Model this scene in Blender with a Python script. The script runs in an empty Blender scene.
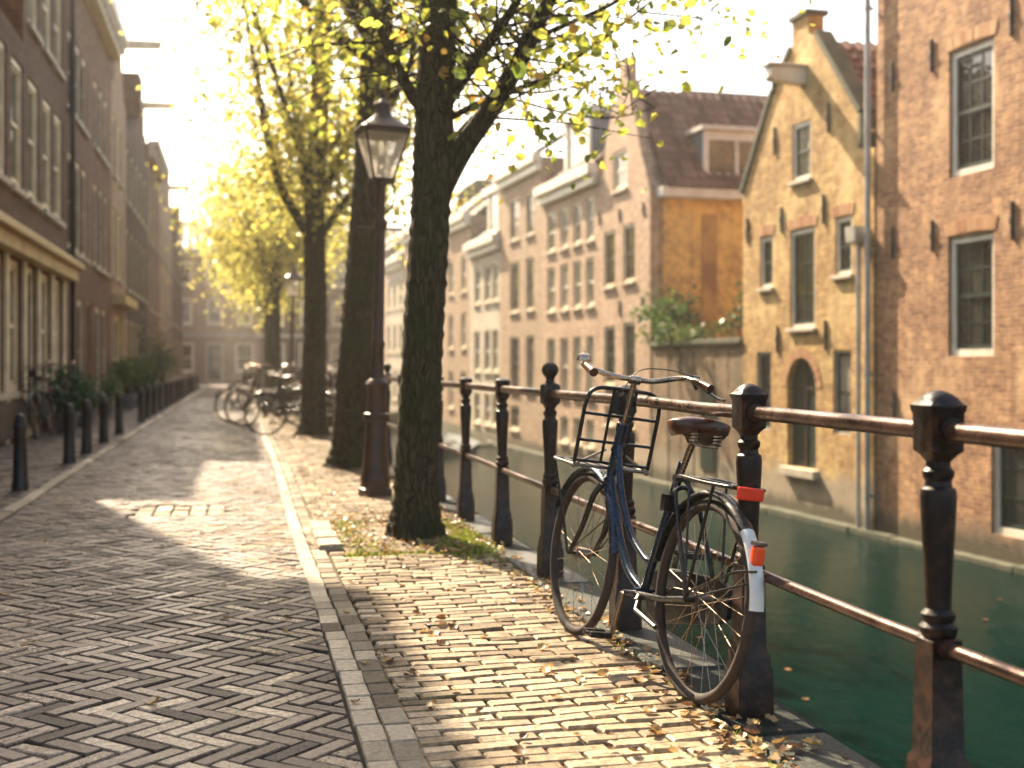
import bpy, bmesh, math, random
from mathutils import Vector, Matrix
from mathutils.geometry import delaunay_2d_cdt
rnd = random.Random(11)
R = math.radians
# ------------------------------------------------------------------ camera, sky, sun
scene = bpy.context.scene
H = 1.15; FPX = 1241.0; HZ = 365.0; PSI = math.atan(271.0 / FPX)
cd = bpy.data.cameras.new('camera'); cam = bpy.data.objects.new('camera', cd); scene.collection.objects.link(cam)
cam.location = (0, 0, H); cam.rotation_euler = (R(90), 0, -PSI)
cd.sensor_width = 36.0; cd.lens = FPX / 1024 * 36.0; cd.shift_y = -(384 - HZ) / 1024.0
cd.clip_start = 0.05; cd.clip_end = 3000
cd.dof.use_dof = True; cd.dof.focus_distance = 4.5; cd.dof.aperture_fstop = 2.1
scene.camera = cam
SUN_AZ = 17.0; SUN_EL = 42.0
w = bpy.data.worlds.new("World"); scene.world = w; w.use_nodes = True
wn = w.node_tree; bg = wn.nodes['Background']
sky = wn.nodes.new('ShaderNodeTexSky'); sky.sky_type = 'NISHITA'; sky.sun_disc = False
sky.sun_elevation = R(SUN_EL); sky.sun_rotation = R(-SUN_AZ); sky.dust_density = 4.0; sky.air_density = 1.0; sky.ozone_density = 0.6
tint = wn.nodes.new('ShaderNodeMix'); tint.data_type = 'RGBA'; tint.blend_type = 'MULTIPLY'; tint.inputs[0].default_value = 1; tint.inputs[7].default_value = (1.05, 1.0, .91, 1)
wn.links.new(sky.outputs[0], tint.inputs[6]); wn.links.new(tint.outputs[2], bg.inputs[0]); bg.inputs[1].default_value = 0.10
S = Vector((-math.sin(R(SUN_AZ)) * math.cos(R(SUN_EL)), math.cos(R(SUN_AZ)) * math.cos(R(SUN_EL)), math.sin(R(SUN_EL))))
sl = bpy.data.lights.new('sun', 'SUN'); sl.energy = 5.0; sl.angle = R(0.6); sl.color = (1.0, 0.82, 0.58)
so = bpy.data.objects.new('sun', sl); scene.collection.objects.link(so); so.location = (0, 0, 30)
so.rotation_euler = (-S).to_track_quat('-Z', 'Y').to_euler()
vs = scene.view_settings; vs.view_transform = 'Standard'; vs.look = 'None'; vs.exposure = 1.98; vs.gamma = 1; vs.use_curve_mapping = False
scene.cycles.max_bounces = 6; scene.cycles.diffuse_bounces = 3; scene.cycles.glossy_bounces = 3
scene.cycles.transmission_bounces = 4; scene.cycles.transparent_max_bounces = 6; scene.cycles.volume_bounces = 0
scene.cycles.use_denoising = True
scene.cycles.sample_clamp_indirect = 6

# ------------------------------------------------------------------ measuring helpers
CP, SP = math.cos(PSI), math.sin(PSI)
def P3(px, py, zc):
    xc = (px - 512) * zc / FPX
    return Vector((xc * CP + zc * SP, zc * CP - xc * SP, H - (py - HZ) * zc / FPX))
def G(px, py, z=0.0):
    return P3(px, py, FPX * (H - z) / (py - HZ))
VP2 = 165.0; ALPHA = math.atan((512 - VP2) / FPX); TH = ALPHA - PSI     # the far bank turns 3.3 degrees off the street
KF = 22.3 * (813 - VP2)
O2 = P3(813, HZ, 22.3); O2.z = 0
XL = Vector((math.sin(TH), -math.cos(TH), 0))                          # local x of the far facades (towards the viewer)
ROT2 = math.atan2(XL.y, XL.x)
def F(px, py=HZ):
    zc = KF / (px - VP2); p = P3(px, py, zc)
    return ((p - O2).dot(XL), p.z)
def YL(px):                                                            # distance along the left facades
    zc = FPX * H / (0.3415 * (241 - px)); return (zc + 3.3 * SP) / CP
WATER = -1.65

# ------------------------------------------------------------------ nodes and materials
MATS = {}
def nt(name):
    m = bpy.data.materials.new(name); m.use_nodes = True; t = m.node_tree
    return m, t, t.nodes['Principled BSDF']
def N(t, typ, **kw):
    n = t.nodes.new(typ)
    for k, v in kw.items():
        if k.startswith('i_'): n.inputs[k[2:].replace('_', ' ')].default_value = v
        else: setattr(n, k, v)
    return n
def c4(c): return (c[0], c[1], c[2], 1)
def ramp(t, fac, stops):
    r = N(t, 'ShaderNodeValToRGB'); e = r.color_ramp.elements
    while len(e) < len(stops): e.new(0.5)
    for i, (p, c) in enumerate(stops): e[i].position = p; e[i].color = c4(c)
    t.links.new(fac, r.inputs[0]); return r.outputs[0]
def mix(t, fac, a, b, mode='MIX'):
    n = N(t, 'ShaderNodeMix', data_type='RGBA', blend_type=mode)
    for sock, v in ((0, fac), (6, a), (7, b)):
        if isinstance(v, (int, float)): n.inputs[sock].default_value = v
        elif isinstance(v, tuple): n.inputs[sock].default_value = c4(v)
        else: t.links.new(v, n.inputs[sock])
    return n.outputs[2]
def noise(t, vec, scale, detail=4, rough=.6):
    n = N(t, 'ShaderNodeTexNoise'); n.inputs['Scale'].default_value = scale
    n.inputs['Detail'].default_value = detail; n.inputs['Roughness'].default_value = rough
    if vec is not None: t.links.new(vec, n.inputs['Vector'])
    return n.outputs[0]
def bump(t, b, h, strength=.3, dist=.01):
    n = N(t, 'ShaderNodeBump'); n.inputs['Strength'].default_value = strength; n.inputs['Distance'].default_value = dist
    t.links.new(h, n.inputs['Height']); t.links.new(n.outputs[0], b.inputs['Normal']); return n
def mat(name, c1, c2=None, rough=.6, metal=0, scale=6, bmp=.2, bscale=60, bdist=.004, rvar=.15, spec=.5, lo=.35, hi=.65):
    m, t, b = nt(name); c2 = c2 or tuple(x * .65 for x in c1)
    tc = N(t, 'ShaderNodeTexCoord').outputs['Object']
    n1 = noise(t, tc, scale)
    t.links.new(ramp(t, n1, [(lo, c2), (hi, c1)]), b.inputs['Base Color'])
    b.inputs['Metallic'].default_value = metal; b.inputs['Specular IOR Level'].default_value = spec
    n2 = noise(t, tc, bscale, 5)
    mr = N(t, 'ShaderNodeMapRange'); mr.inputs[3].default_value = max(.02, rough - rvar); mr.inputs[4].default_value = min(1, rough + rvar)
    t.links.new(n2, mr.inputs[0]); t.links.new(mr.outputs[0], b.inputs['Roughness'])
    if bmp: bump(t, b, n2, bmp, bdist)
    MATS[name] = m; return m
def brickmat(name, c1, c2, mortar, dark, plinth=None, bw=.21, bh=.065, stain=.5, paint=None, bstr=.6):
    m, t, b = nt(name)
    tc = N(t, 'ShaderNodeTexCoord').outputs['Object']
    sx = N(t, 'ShaderNodeSeparateXYZ'); t.links.new(tc, sx.inputs[0])
    ad = N(t, 'ShaderNodeMath', operation='ADD'); t.links.new(sx.outputs[0], ad.inputs[0]); t.links.new(sx.outputs[1], ad.inputs[1])
    cb = N(t, 'ShaderNodeCombineXYZ'); t.links.new(ad.outputs[0], cb.inputs[0]); t.links.new(sx.outputs[2], cb.inputs[1])
    # slight wobble of the courses
    wob = N(t, 'ShaderNodeTexNoise'); wob.inputs['Scale'].default_value = 2.5; t.links.new(tc, wob.inputs['Vector'])
    vm = N(t, 'ShaderNodeVectorMath', operation='MULTIPLY_ADD'); vm.inputs[1].default_value = (.05, .05, 0)
    t.links.new(wob.outputs[1], vm.inputs[0]); t.links.new(cb.outputs[0], vm.inputs[2])
    br = N(t, 'ShaderNodeTexBrick'); t.links.new(vm.outputs[0], br.inputs['Vector'])
    br.inputs['Scale'].default_value = 1; br.inputs['Brick Width'].default_value = bw; br.inputs['Row Height'].default_value = bh
    br.inputs['Mortar Size'].default_value = .007; br.inputs['Mortar Smooth'].default_value = .3; br.inputs['Bias'].default_value = 0
    br.inputs['Color1'].default_value = c4(c1); br.inputs['Color2'].default_value = c4(c2); br.inputs['Mortar'].default_value = c4(mortar)
    col = br.outputs[0]
    n1 = noise(t, tc, .9, 8, .65)
    f1 = N(t, 'ShaderNodeMapRange'); f1.inputs[1].default_value = .42; f1.inputs[2].default_value = .68; f1.inputs[4].default_value = stain
    t.links.new(n1, f1.inputs[0]); col = mix(t, f1.outputs[0], col, dark)
    n2 = noise(t, tc, 6, 8, .75)
    f2 = N(t, 'ShaderNodeMapRange'); f2.inputs[1].default_value = .34; f2.inputs[2].default_value = .66; f2.inputs[3].default_value = .5; f2.inputs[4].default_value = 1.35
    t.links.new(n2, f2.inputs[0])
    g = N(t, 'ShaderNodeCombineColor')
    for i in range(3): t.links.new(f2.outputs[0], g.inputs[i])
    col = mix(t, 1.0, col, g.outputs[0], 'MULTIPLY')
    ms_ = N(t, 'ShaderNodeMapping'); ms_.inputs['Scale'].default_value = (2.6, 2.6, .28); t.links.new(tc, ms_.inputs[0])
    ns = noise(t, ms_.outputs[0], 1.6, 5, .6); fs_ = N(t, 'ShaderNodeMapRange'); fs_.inputs[1].default_value = .52; fs_.inputs[2].default_value = .72; fs_.inputs[4].default_value = .45
    t.links.new(ns, fs_.inputs[0])
    if paint:
        n3 = noise(t, tc, .55, 7, .7)
        f3 = N(t, 'ShaderNodeMapRange'); f3.inputs[1].default_value = paint[1]; f3.inputs[2].default_value = paint[1] + .12; f3.inputs[4].default_value = .85
        t.links.new(n3, f3.inputs[0]); col = mix(t, f3.outputs[0], col, paint[0])
    col = mix(t, fs_.outputs[0], col, tuple(x * .8 for x in dark))
    if plinth:
        zz, pc = plinth
        n4 = noise(t, tc, 1.2, 5); a2 = N(t, 'ShaderNodeMath', operation='MULTIPLY_ADD'); a2.inputs[1].default_value = 1.1
        t.links.new(n4, a2.inputs[0]); t.links.new(sx.outputs[2], a2.inputs[2])
        f4 = N(t, 'ShaderNodeMapRange'); f4.inputs[1].default_value = zz + .45; f4.inputs[2].default_value = zz + .75; f4.inputs[3].default_value = .85; f4.inputs[4].default_value = 0
        t.links.new(a2.outputs[0], f4.inputs[0]); col = mix(t, f4.outputs[0], col, pc)
    wl = N(t, 'ShaderNodeMath', operation='MULTIPLY_ADD'); wl.inputs[1].default_value = .5; t.links.new(ns, wl.inputs[0]); t.links.new(sx.outputs[2], wl.inputs[2])
    fw_ = N(t, 'ShaderNodeMapRange'); fw_.inputs[1].default_value = -1.15; fw_.inputs[2].default_value = -.95; fw_.inputs[3].default_value = .85; fw_.inputs[4].default_value = 0
    t.links.new(wl.outputs[0], fw_.inputs[0]); col = mix(t, fw_.outputs[0], col, (.045, .042, .024))
    t.links.new(col, b.inputs['Base Color']); b.inputs['Roughness'].default_value = .85; b.inputs['Specular IOR Level'].default_value = .25
    inv = N(t, 'ShaderNodeMath', operation='MULTIPLY_ADD'); inv.inputs[1].default_value = -1; t.links.new(br.outputs[1], inv.inputs[0]); t.links.new(n2, inv.inputs[2])
    bump(t, b, inv.outputs[0], bstr, .03)
    MATS[name] = m; return m
def tintmat(name, stops, rough=.5, bscale=70, bmp=.35, moss=None, spec=.5, vary=.35):
    m, t, b = nt(name)
    at = N(t, 'ShaderNodeAttribute', attribute_name='tint')
    tc = N(t, 'ShaderNodeTexCoord').outputs['Object']
    col = ramp(t, at.outputs['Fac'], stops)
    n2 = noise(t, tc, bscale, 6, .7)
    f2 = N(t, 'ShaderNodeMapRange'); f2.inputs[1].default_value = .3; f2.inputs[2].default_value = .7; f2.inputs[3].default_value = 1 - vary; f2.inputs[4].default_value = 1 + vary
    t.links.new(n2, f2.inputs[0]); g = N(t, 'ShaderNodeCombineColor')
    for i in range(3): t.links.new(f2.outputs[0], g.inputs[i])
    col = mix(t, 1.0, col, g.outputs[0], 'MULTIPLY')
    n3 = noise(t, tc, 1.3, 5)
    if moss:
        f3 = N(t, 'ShaderNodeMapRange'); f3.inputs[1].default_value = .55; f3.inputs[2].default_value = .75; f3.inputs[4].default_value = .5
        t.links.new(n3, f3.inputs[0]); col = mix(t, f3.outputs[0], col, moss)
    t.links.new(col, b.inputs['Base Color'])
    n5 = noise(t, tc, bscale * 3, 4, .75); ms = N(t, 'ShaderNodeMapRange'); ms.inputs[1].default_value = .38; ms.inputs[2].default_value = .62
    ms.inputs[3].default_value = spec * .15; ms.inputs[4].default_value = spec * 1.9; t.links.new(n5, ms.inputs[0]); t.links.new(ms.outputs[0], b.inputs['Specular IOR Level'])
    ma = N(t, 'ShaderNodeMath', operation='MULTIPLY_ADD'); ma.inputs[1].default_value = -.9; t.links.new(at.outputs['Fac'], ma.inputs[0]); t.links.new(n2, ma.inputs[2])
    mr = N(t, 'ShaderNodeMapRange'); mr.inputs[1].default_value = -.25; mr.inputs[2].default_value = .4
    mr.inputs[3].default_value = max(.15, rough - .2); mr.inputs[4].default_value = min(1, rough + .22)
    t.links.new(ma.outputs[0], mr.inputs[0]); t.links.new(mr.outputs[0], b.inputs['Roughness'])
    bump(t, b, n2, bmp, .004)
    MATS[name] = m; return m
def leafmat(name, stops, trans=.55, tr_gain=1.0):
    m, t, b = nt(name); t.nodes.remove(b)
    at = N(t, 'ShaderNodeAttribute', attribute_name='tint'); col = ramp(t, at.outputs['Fac'], stops)
    d = N(t, 'ShaderNodeBsdfDiffuse'); tr = N(t, 'ShaderNodeBsdfTranslucent'); g = N(t, 'ShaderNodeBsdfGlossy'); g.inputs['Roughness'].default_value = .35
    t.links.new(col, d.inputs[0]); t.links.new(col, tr.inputs[0])
    m1 = N(t, 'ShaderNodeMixShader'); m1.inputs[0].default_value = trans; t.links.new(d.outputs[0], m1.inputs[1]); t.links.new(tr.outputs[0], m1.inputs[2])
    m2 = N(t, 'ShaderNodeMixShader'); m2.inputs[0].default_value = .05; t.links.new(m1.outputs[0], m2.inputs[1]); t.links.new(g.outputs[0], m2.inputs[2])
    t.links.new(m2.outputs[0], t.nodes['Material Output'].inputs[0]); MATS[name] = m; return m

mat('iron_post', (.055, .022, .013), (.008, .0035, .0028), .42, .0, 16, .6, 40, .004, spec=.32, lo=.48, hi=.70, rvar=.28)
mat('iron_rail', (.12, .065, .045), (.05, .025, .018), .30, .55, 12, .3, 60, .003)
mat('iron_dark', (.018, .015, .014), (.008, .007, .007), .45, .2, 12, .25, 60, .003)
mat('lamp_paint', (.055, .025, .017), (.022, .011, .009), .4, .2, 6, .2, 50)
mat('bollard_paint', (.022, .014, .011), (.010, .008, .007), .45, 0, 8, .2, 50)
mat('cream_wood', (.78, .68, .48), (.58, .48, .32), .5, 0, 3, .1)
mat('cornice_wood', (.60, .47, .25), (.40, .29, .14), .5, 0, 3, .1)
mat('white_wood', (.72, .68, .58), (.55, .50, .40), .5, 0, 4, .15, 40)
mat('grey_wood', (.42, .38, .32), (.28, .25, .2), .55, 0, 4, .15, 40)
mat('green_wood', (.018, .035, .028), (.01, .02, .016), .4, 0, 6, .1)
mat('brown_wood', (.055, .03, .018), (.03, .016, .01), .5, 0, 6, .2)
mat('yellow_door', (.42, .24, .08), (.28, .15, .05), .5, 0, 5, .2)
mat('sill_stone', (.50, .43, .33), (.33, .28, .21), .7, 0, 5, .3, 30)
mat('lead', (.16, .18, .2), (.09, .1, .12), .5, .2, 6, .2)
mat('pipe_zinc', (.48, .46, .42), (.30, .29, .27), .45, .4, 4, .15)
mat('soil', (.20, .14, .08), (.07, .05, .028), .9, 0, 7, .8, 40, .02)
mat('joint_sand', (.030, .024, .014), (.012, .011, .006), .98, 0, 6, .6, 60, .01)
mat('land', (.16, .14, .11), (.10, .09, .07), .9, 0, 1, .3, 20)
def barkmat(name, stops, strength):
    m, t, b = nt(name); tc = N(t, 'ShaderNodeTexCoord').outputs['Object']
    mp = N(t, 'ShaderNodeMapping'); mp.inputs['Scale'].default_value = (1, 1, .22); t.links.new(tc, mp.inputs[0])
    vo = N(t, 'ShaderNodeTexVoronoi', feature='DISTANCE_TO_EDGE'); vo.inputs['Scale'].default_value = 26; 
    wv = N(t, 'ShaderNodeTexNoise'); wv.inputs['Scale'].default_value = 9; t.links.new(mp.outputs[0], wv.inputs['Vector'])
    vm = N(t, 'ShaderNodeVectorMath', operation='MULTIPLY_ADD'); vm.inputs[1].default_value = (.09, .09, .09); t.links.new(wv.outputs[1], vm.inputs[0]); t.links.new(mp.outputs[0], vm.inputs[2]); t.links.new(vm.outputs[0], vo.inputs['Vector'])
    n1 = noise(t, mp.outputs[0], 14, 7, .7); ad = N(t, 'ShaderNodeMath', operation='MULTIPLY_ADD'); ad.inputs[1].default_value = 2.2
    t.links.new(vo.outputs[0], ad.inputs[0]); t.links.new(n1, ad.inputs[2])
    col = ramp(t, ad.outputs[0], stops); n3 = noise(t, tc, 2.5, 4)
    f3 = N(t, 'ShaderNodeMapRange'); f3.inputs[1].default_value = .45; f3.inputs[2].default_value = .62; f3.inputs[4].default_value = .75
    t.links.new(n3, f3.inputs[0]); col = mix(t, f3.outputs[0], col, mix(t, n1, (.010, .018, .006), (.040, .055, .014)))
    t.links.new(col, b.inputs['Base Color']); b.inputs['Roughness'].default_value = .92; b.inputs['Specular IOR Level'].default_value = .15
    bump(t, b, ad.outputs[0], strength, .035); MATS[name] = m
barkmat('bark', [(.35, (.008, .008, .005)), (.6, (.030, .026, .015)), (.9, (.075, .062, .036))], 1.0)
barkmat('bark_far', [(.35, (.010, .009, .006)), (.6, (.028, .023, .014)), (.9, (.06, .05, .03))], .8)
mat('bike_blue', (.010, .028, .055), (.007, .018, .036), .25, .3, 5, .05)
mat('bike_black', (.012, .012, .013), (.008, .008, .009), .3, .1, 9, .08)
mat('bike_green', (.012, .05, .03), (.008, .03, .02), .35, .1, 9, .08)
mat('bike_red', (.10, .02, .015), (.05, .012, .01), .35, .1, 9, .08)
mat('chrome', (.50, .40, .31), (.26, .19, .14), .24, .9, 20, .1, 80, .001)
mat('dull_steel', (.30, .26, .22), (.16, .12, .10), .35, .9, 20, .15, 80, .002)
mat('tyre', (.045, .028, .020), (.02, .013, .010), .8, 0, 15, .3, 120, .002)
mat('leather', (.10, .035, .016), (.045, .016, .009), .32, 0, 10, .2, 90, .002)
mat('white_paint', (.75, .74, .70), (.55, .53, .48), .35, 0, 9, .1)
mat('plaster_ochre', (.46, .25, .07), (.27, .12, .045), .9, 0, .9, .5, 12, .02, lo=.42, hi=.58)
mat('stone_pale', (.36, .30, .22), (.17, .15, .10), .8, 0, 2.2, .6, 18, .03)
mat('stone_mossy', (.075, .068, .042), (.025, .036, .014), .85, 0, 2.5, .7, 18, .03)
mat('terracotta', (.30, .13, .06), (.2, .08, .04), .8, 0, 6, .2)
mat('boat_paint', (.03, .05, .055), (.02, .03, .035), .85, 0, 3, .1)
mat('awning_cloth', (.45, .16, .10), (.35, .12, .08), .8, 0, 3, .1)
def simple(name, col, rough=.2, metal=0, trans=0, alpha=1, emit=None, spec=.5):
    m, t, b = nt(name); b.inputs['Base Color'].default_value = c4(col); b.inputs['Roughness'].default_value = rough
    b.inputs['Metallic'].default_value = metal; b.inputs['Transmission Weight'].default_value = trans; b.inputs['Specular IOR Level'].default_value = spec
    MATS[name] = m; return m
simple('red_lens', (.75, .05, .02), .15); simple('orange_lens', (.80, .085, .02), .15)
# window glass: dark room behind, old glass that ripples
m, t, b = nt('window_glass'); tc = N(t, 'ShaderNodeTexCoord').outputs['Object']
t.links.new(ramp(t, noise(t, tc, 1.1, 3), [(.4, (.012, .014, .013)), (.62, (.05, .05, .042))]), b.inputs['Base Color'])
b.inputs['Roughness'].default_value = .04; b.inputs['Specular IOR Level'].default_value = .9
bump(t, b, noise(t, tc, 3, 2), .25, .02); MATS['window_glass'] = m
m, t, b = nt('curtain_glass'); tc = N(t, 'ShaderNodeTexCoord').outputs['Object']
t.links.new(ramp(t, noise(t, tc, 1.6, 3), [(.4, (.30, .27, .2)), (.6, (.12, .11, .09))]), b.inputs['Base Color'])
b.inputs['Roughness'].default_value = .06; bump(t, b, noise(t, tc, 3, 2), .2, .02); MATS['curtain_glass'] = m
# lamp glass
m, t, b = nt('lamp_glass'); t.nodes.remove(b)
tr = N(t, 'ShaderNodeBsdfTransparent'); tl = N(t, 'ShaderNodeBsdfTranslucent'); tl.inputs[0].default_value = (.9, .85, .75, 1); gl = N(t, 'ShaderNodeBsdfGlossy'); gl.inputs['Roughness'].default_value = .1
m1 = N(t, 'ShaderNodeMixShader'); m1.inputs[0].default_value = .55; t.links.new(tr.outputs[0], m1.inputs[1]); t.links.new(tl.outputs[0], m1.inputs[2])
m2 = N(t, 'ShaderNodeMixShader'); m2.inputs[0].default_value = .12; t.links.new(m1.outputs[0], m2.inputs[1]); t.links.new(gl.outputs[0], m2.inputs[2])
t.links.new(m2.outputs[0], t.nodes['Material Output'].inputs[0]); MATS['lamp_glass'] = m
# canal water
m, t, b = nt('canal_water'); tc = N(t, 'ShaderNodeTexCoord').outputs['Object']
b.inputs['Base Color'].default_value = (.0009, .0095, .0078, 1); b.inputs['Roughness'].default_value = .05; b.inputs['IOR'].default_value = 1.33; b.inputs['Specular IOR Level'].default_value = .5
mp = N(t, 'ShaderNodeMapping'); mp.inputs['Scale'].default_value = (1.6, .8, 1); t.links.new(tc, mp.inputs[0])
n1 = noise(t, mp.outputs[0], 2.2, 5, .55)
bump(t, b, n1, .4, .09); 
# murky water: only part of the surface film mirrors
b2 = N(t, 'ShaderNodeBsdfDiffuse'); b2.inputs[0].default_value = (.0010, .0100, .0082, 1); mw = N(t, 'ShaderNodeMixShader')
lw_ = N(t, 'ShaderNodeLayerWeight'); lw_.inputs[0].default_value = .5; mr_ = N(t, 'ShaderNodeMapRange'); mr_.inputs[1].default_value = .76; mr_.inputs[2].default_value = .93; mr_.inputs[3].default_value = .10; mr_.inputs[4].default_value = .85
t.links.new(lw_.outputs[1], mr_.inputs[0]); t.links.new(mr_.outputs[0], mw.inputs[0]); t.links.new(b2.outputs[0], mw.inputs[1]); t.links.new(b.outputs[0], mw.inputs[2]); t.links.new(mw.outputs[0], t.nodes['Material Output'].inputs[0])
MATS['canal_water'] = m
brickmat('brick_right', (.50, .27, .125), (.25, .105, .055), (.42, .31, .20), (.14, .060, .032), plinth=(-1.2, (.17, .12, .085)), stain=.6, paint=((.58, .37, .20), .54), bstr=1.0)
brickmat('brick_yellow', (.54, .35, .125), (.34, .17, .05), (.44, .32, .16), (.18, .09, .04), plinth=(-.85, (.30, .25, .19)), stain=.6, paint=((.62, .45, .20), .49), bstr=1.0)
brickmat('brick_pink', (.52, .37, .26), (.42, .27, .185), (.42, .33, .23), (.26, .16, .10), plinth=(-.9, (.38, .31, .22)), stain=.4)
brickmat('brick_tan', (.42, .30, .20), (.32, .21, .135), (.38, .30, .21), (.24, .15, .10), stain=.35)
brickmat('brick_ochre', (.82, .50, .15), (.64, .34, .09), (.76, .50, .20), (.34, .18, .08), stain=.7, paint=((.86, .55, .16), .50))
brickmat('brick_garden', (.26, .17, .09), (.17, .10, .055), (.22, .18, .12), (.09, .075, .045), plinth=(-.9, (.26, .22, .16)), stain=.75, paint=((.34, .24, .13), .55))
brickmat('brick_white', (.58, .52, .42), (.5, .44, .35), (.45, .4, .32), (.4, .34, .26), stain=.35)
brickmat('brick_brown', (.19, .105, .055), (.13, .068, .036), (.16, .125, .095), (.06, .032, .022), stain=.4)
brickmat('brick_brown_red', (.23, .125, .068), (.155, .078, .043), (.2, .15, .11), (.08, .04, .03), stain=.4)
brickmat('brick_dark', (.10, .056, .038), (.065, .036, .026), (.14, .11, .08), (.05, .032, .024), stain=.4)
brickmat('quay_brick', (.12, .08, .05), (.08, .05, .035), (.12, .11, .08), (.04, .05, .025), stain=.8)
brickmat('far_paving', (.15, .11, .085), (.10, .075, .06), (.05, .042, .03), (.09, .07, .05), bw=.2, bh=.08, stain=.4)
tintmat('road_brick', [(0, (.024, .016, .012)), (.4, (.072, .049, .035)), (.75, (.155, .110, .076)), (1, (.34, .26, .18))], .40, 40, .8, vary=.7, spec=.38)
tintmat('pavement_brick', [(0, (.08, .053, .028)), (.5, (.20, .140, .078)), (1, (.37, .28, .17))], .6, 38, 1.0, vary=.7, spec=.3, moss=(.08, .085, .03))
tintmat('kerb_stone', [(0, (.11, .085, .055)), (.5, (.22, .18, .125)), (1, (.34, .28, .20))], .6, 38, .7, vary=.5, spec=.25)
tintmat('coping_stone', [(0, (.014, .018, .016)), (.5, (.028, .032, .026)), (1, (.055, .056, .045))], .72, 35, .9, moss=(.03, .055, .015), spec=.25, vary=.6)
tintmat('roof_tile', [(0, (.050, .020, .012)), (.5, (.12, .040, .021)), (1, (.20, .08, .036))], .7, 12, .4, moss=(.08, .075, .03))
tintmat('roof_slate', [(0, (.035, .033, .033)), (.5, (.065, .06, .058)), (1, (.10, .09, .08))], .6, 12, .3)
YG = [(0, (.20, .26, .020)), (.35, (.42, .42, .035)), (.75, (.66, .52, .045)), (1, (.72, .36, .035))]
leafmat('elm_leaf', [(0, (.13, .19, .025)), (.4, (.36, .40, .06)), (.8, (.62, .55, .10)), (1, (.66, .36, .07))], .62)
leafmat('elm_leaf_far', [(0, (.16, .20, .035)), (.4, (.50, .48, .11)), (1, (.72, .58, .15))], .6)  # paler, less saturated leaves: distance haze put into the colour
leafmat('fallen_leaf', [(0, (.09, .045, .02)), (.35, (.24, .12, .045)), (.7, (.42, .27, .10)), (1, (.42, .38, .14))], .25)
leafmat('green_leaf', [(0, (.03, .07, .015)), (.6, (.08, .15, .03)), (1, (.20, .24, .05))], .35)
leafmat('dark_green_leaf', [(0, (.012, .035, .012)), (.6, (.03, .08, .025)), (1, (.06, .12, .04))], .3)
leafmat('moss_grass', [(0, (.07, .12, .015)), (.6, (.20, .26, .03)), (1, (.42, .42, .07))], .4)

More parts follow.
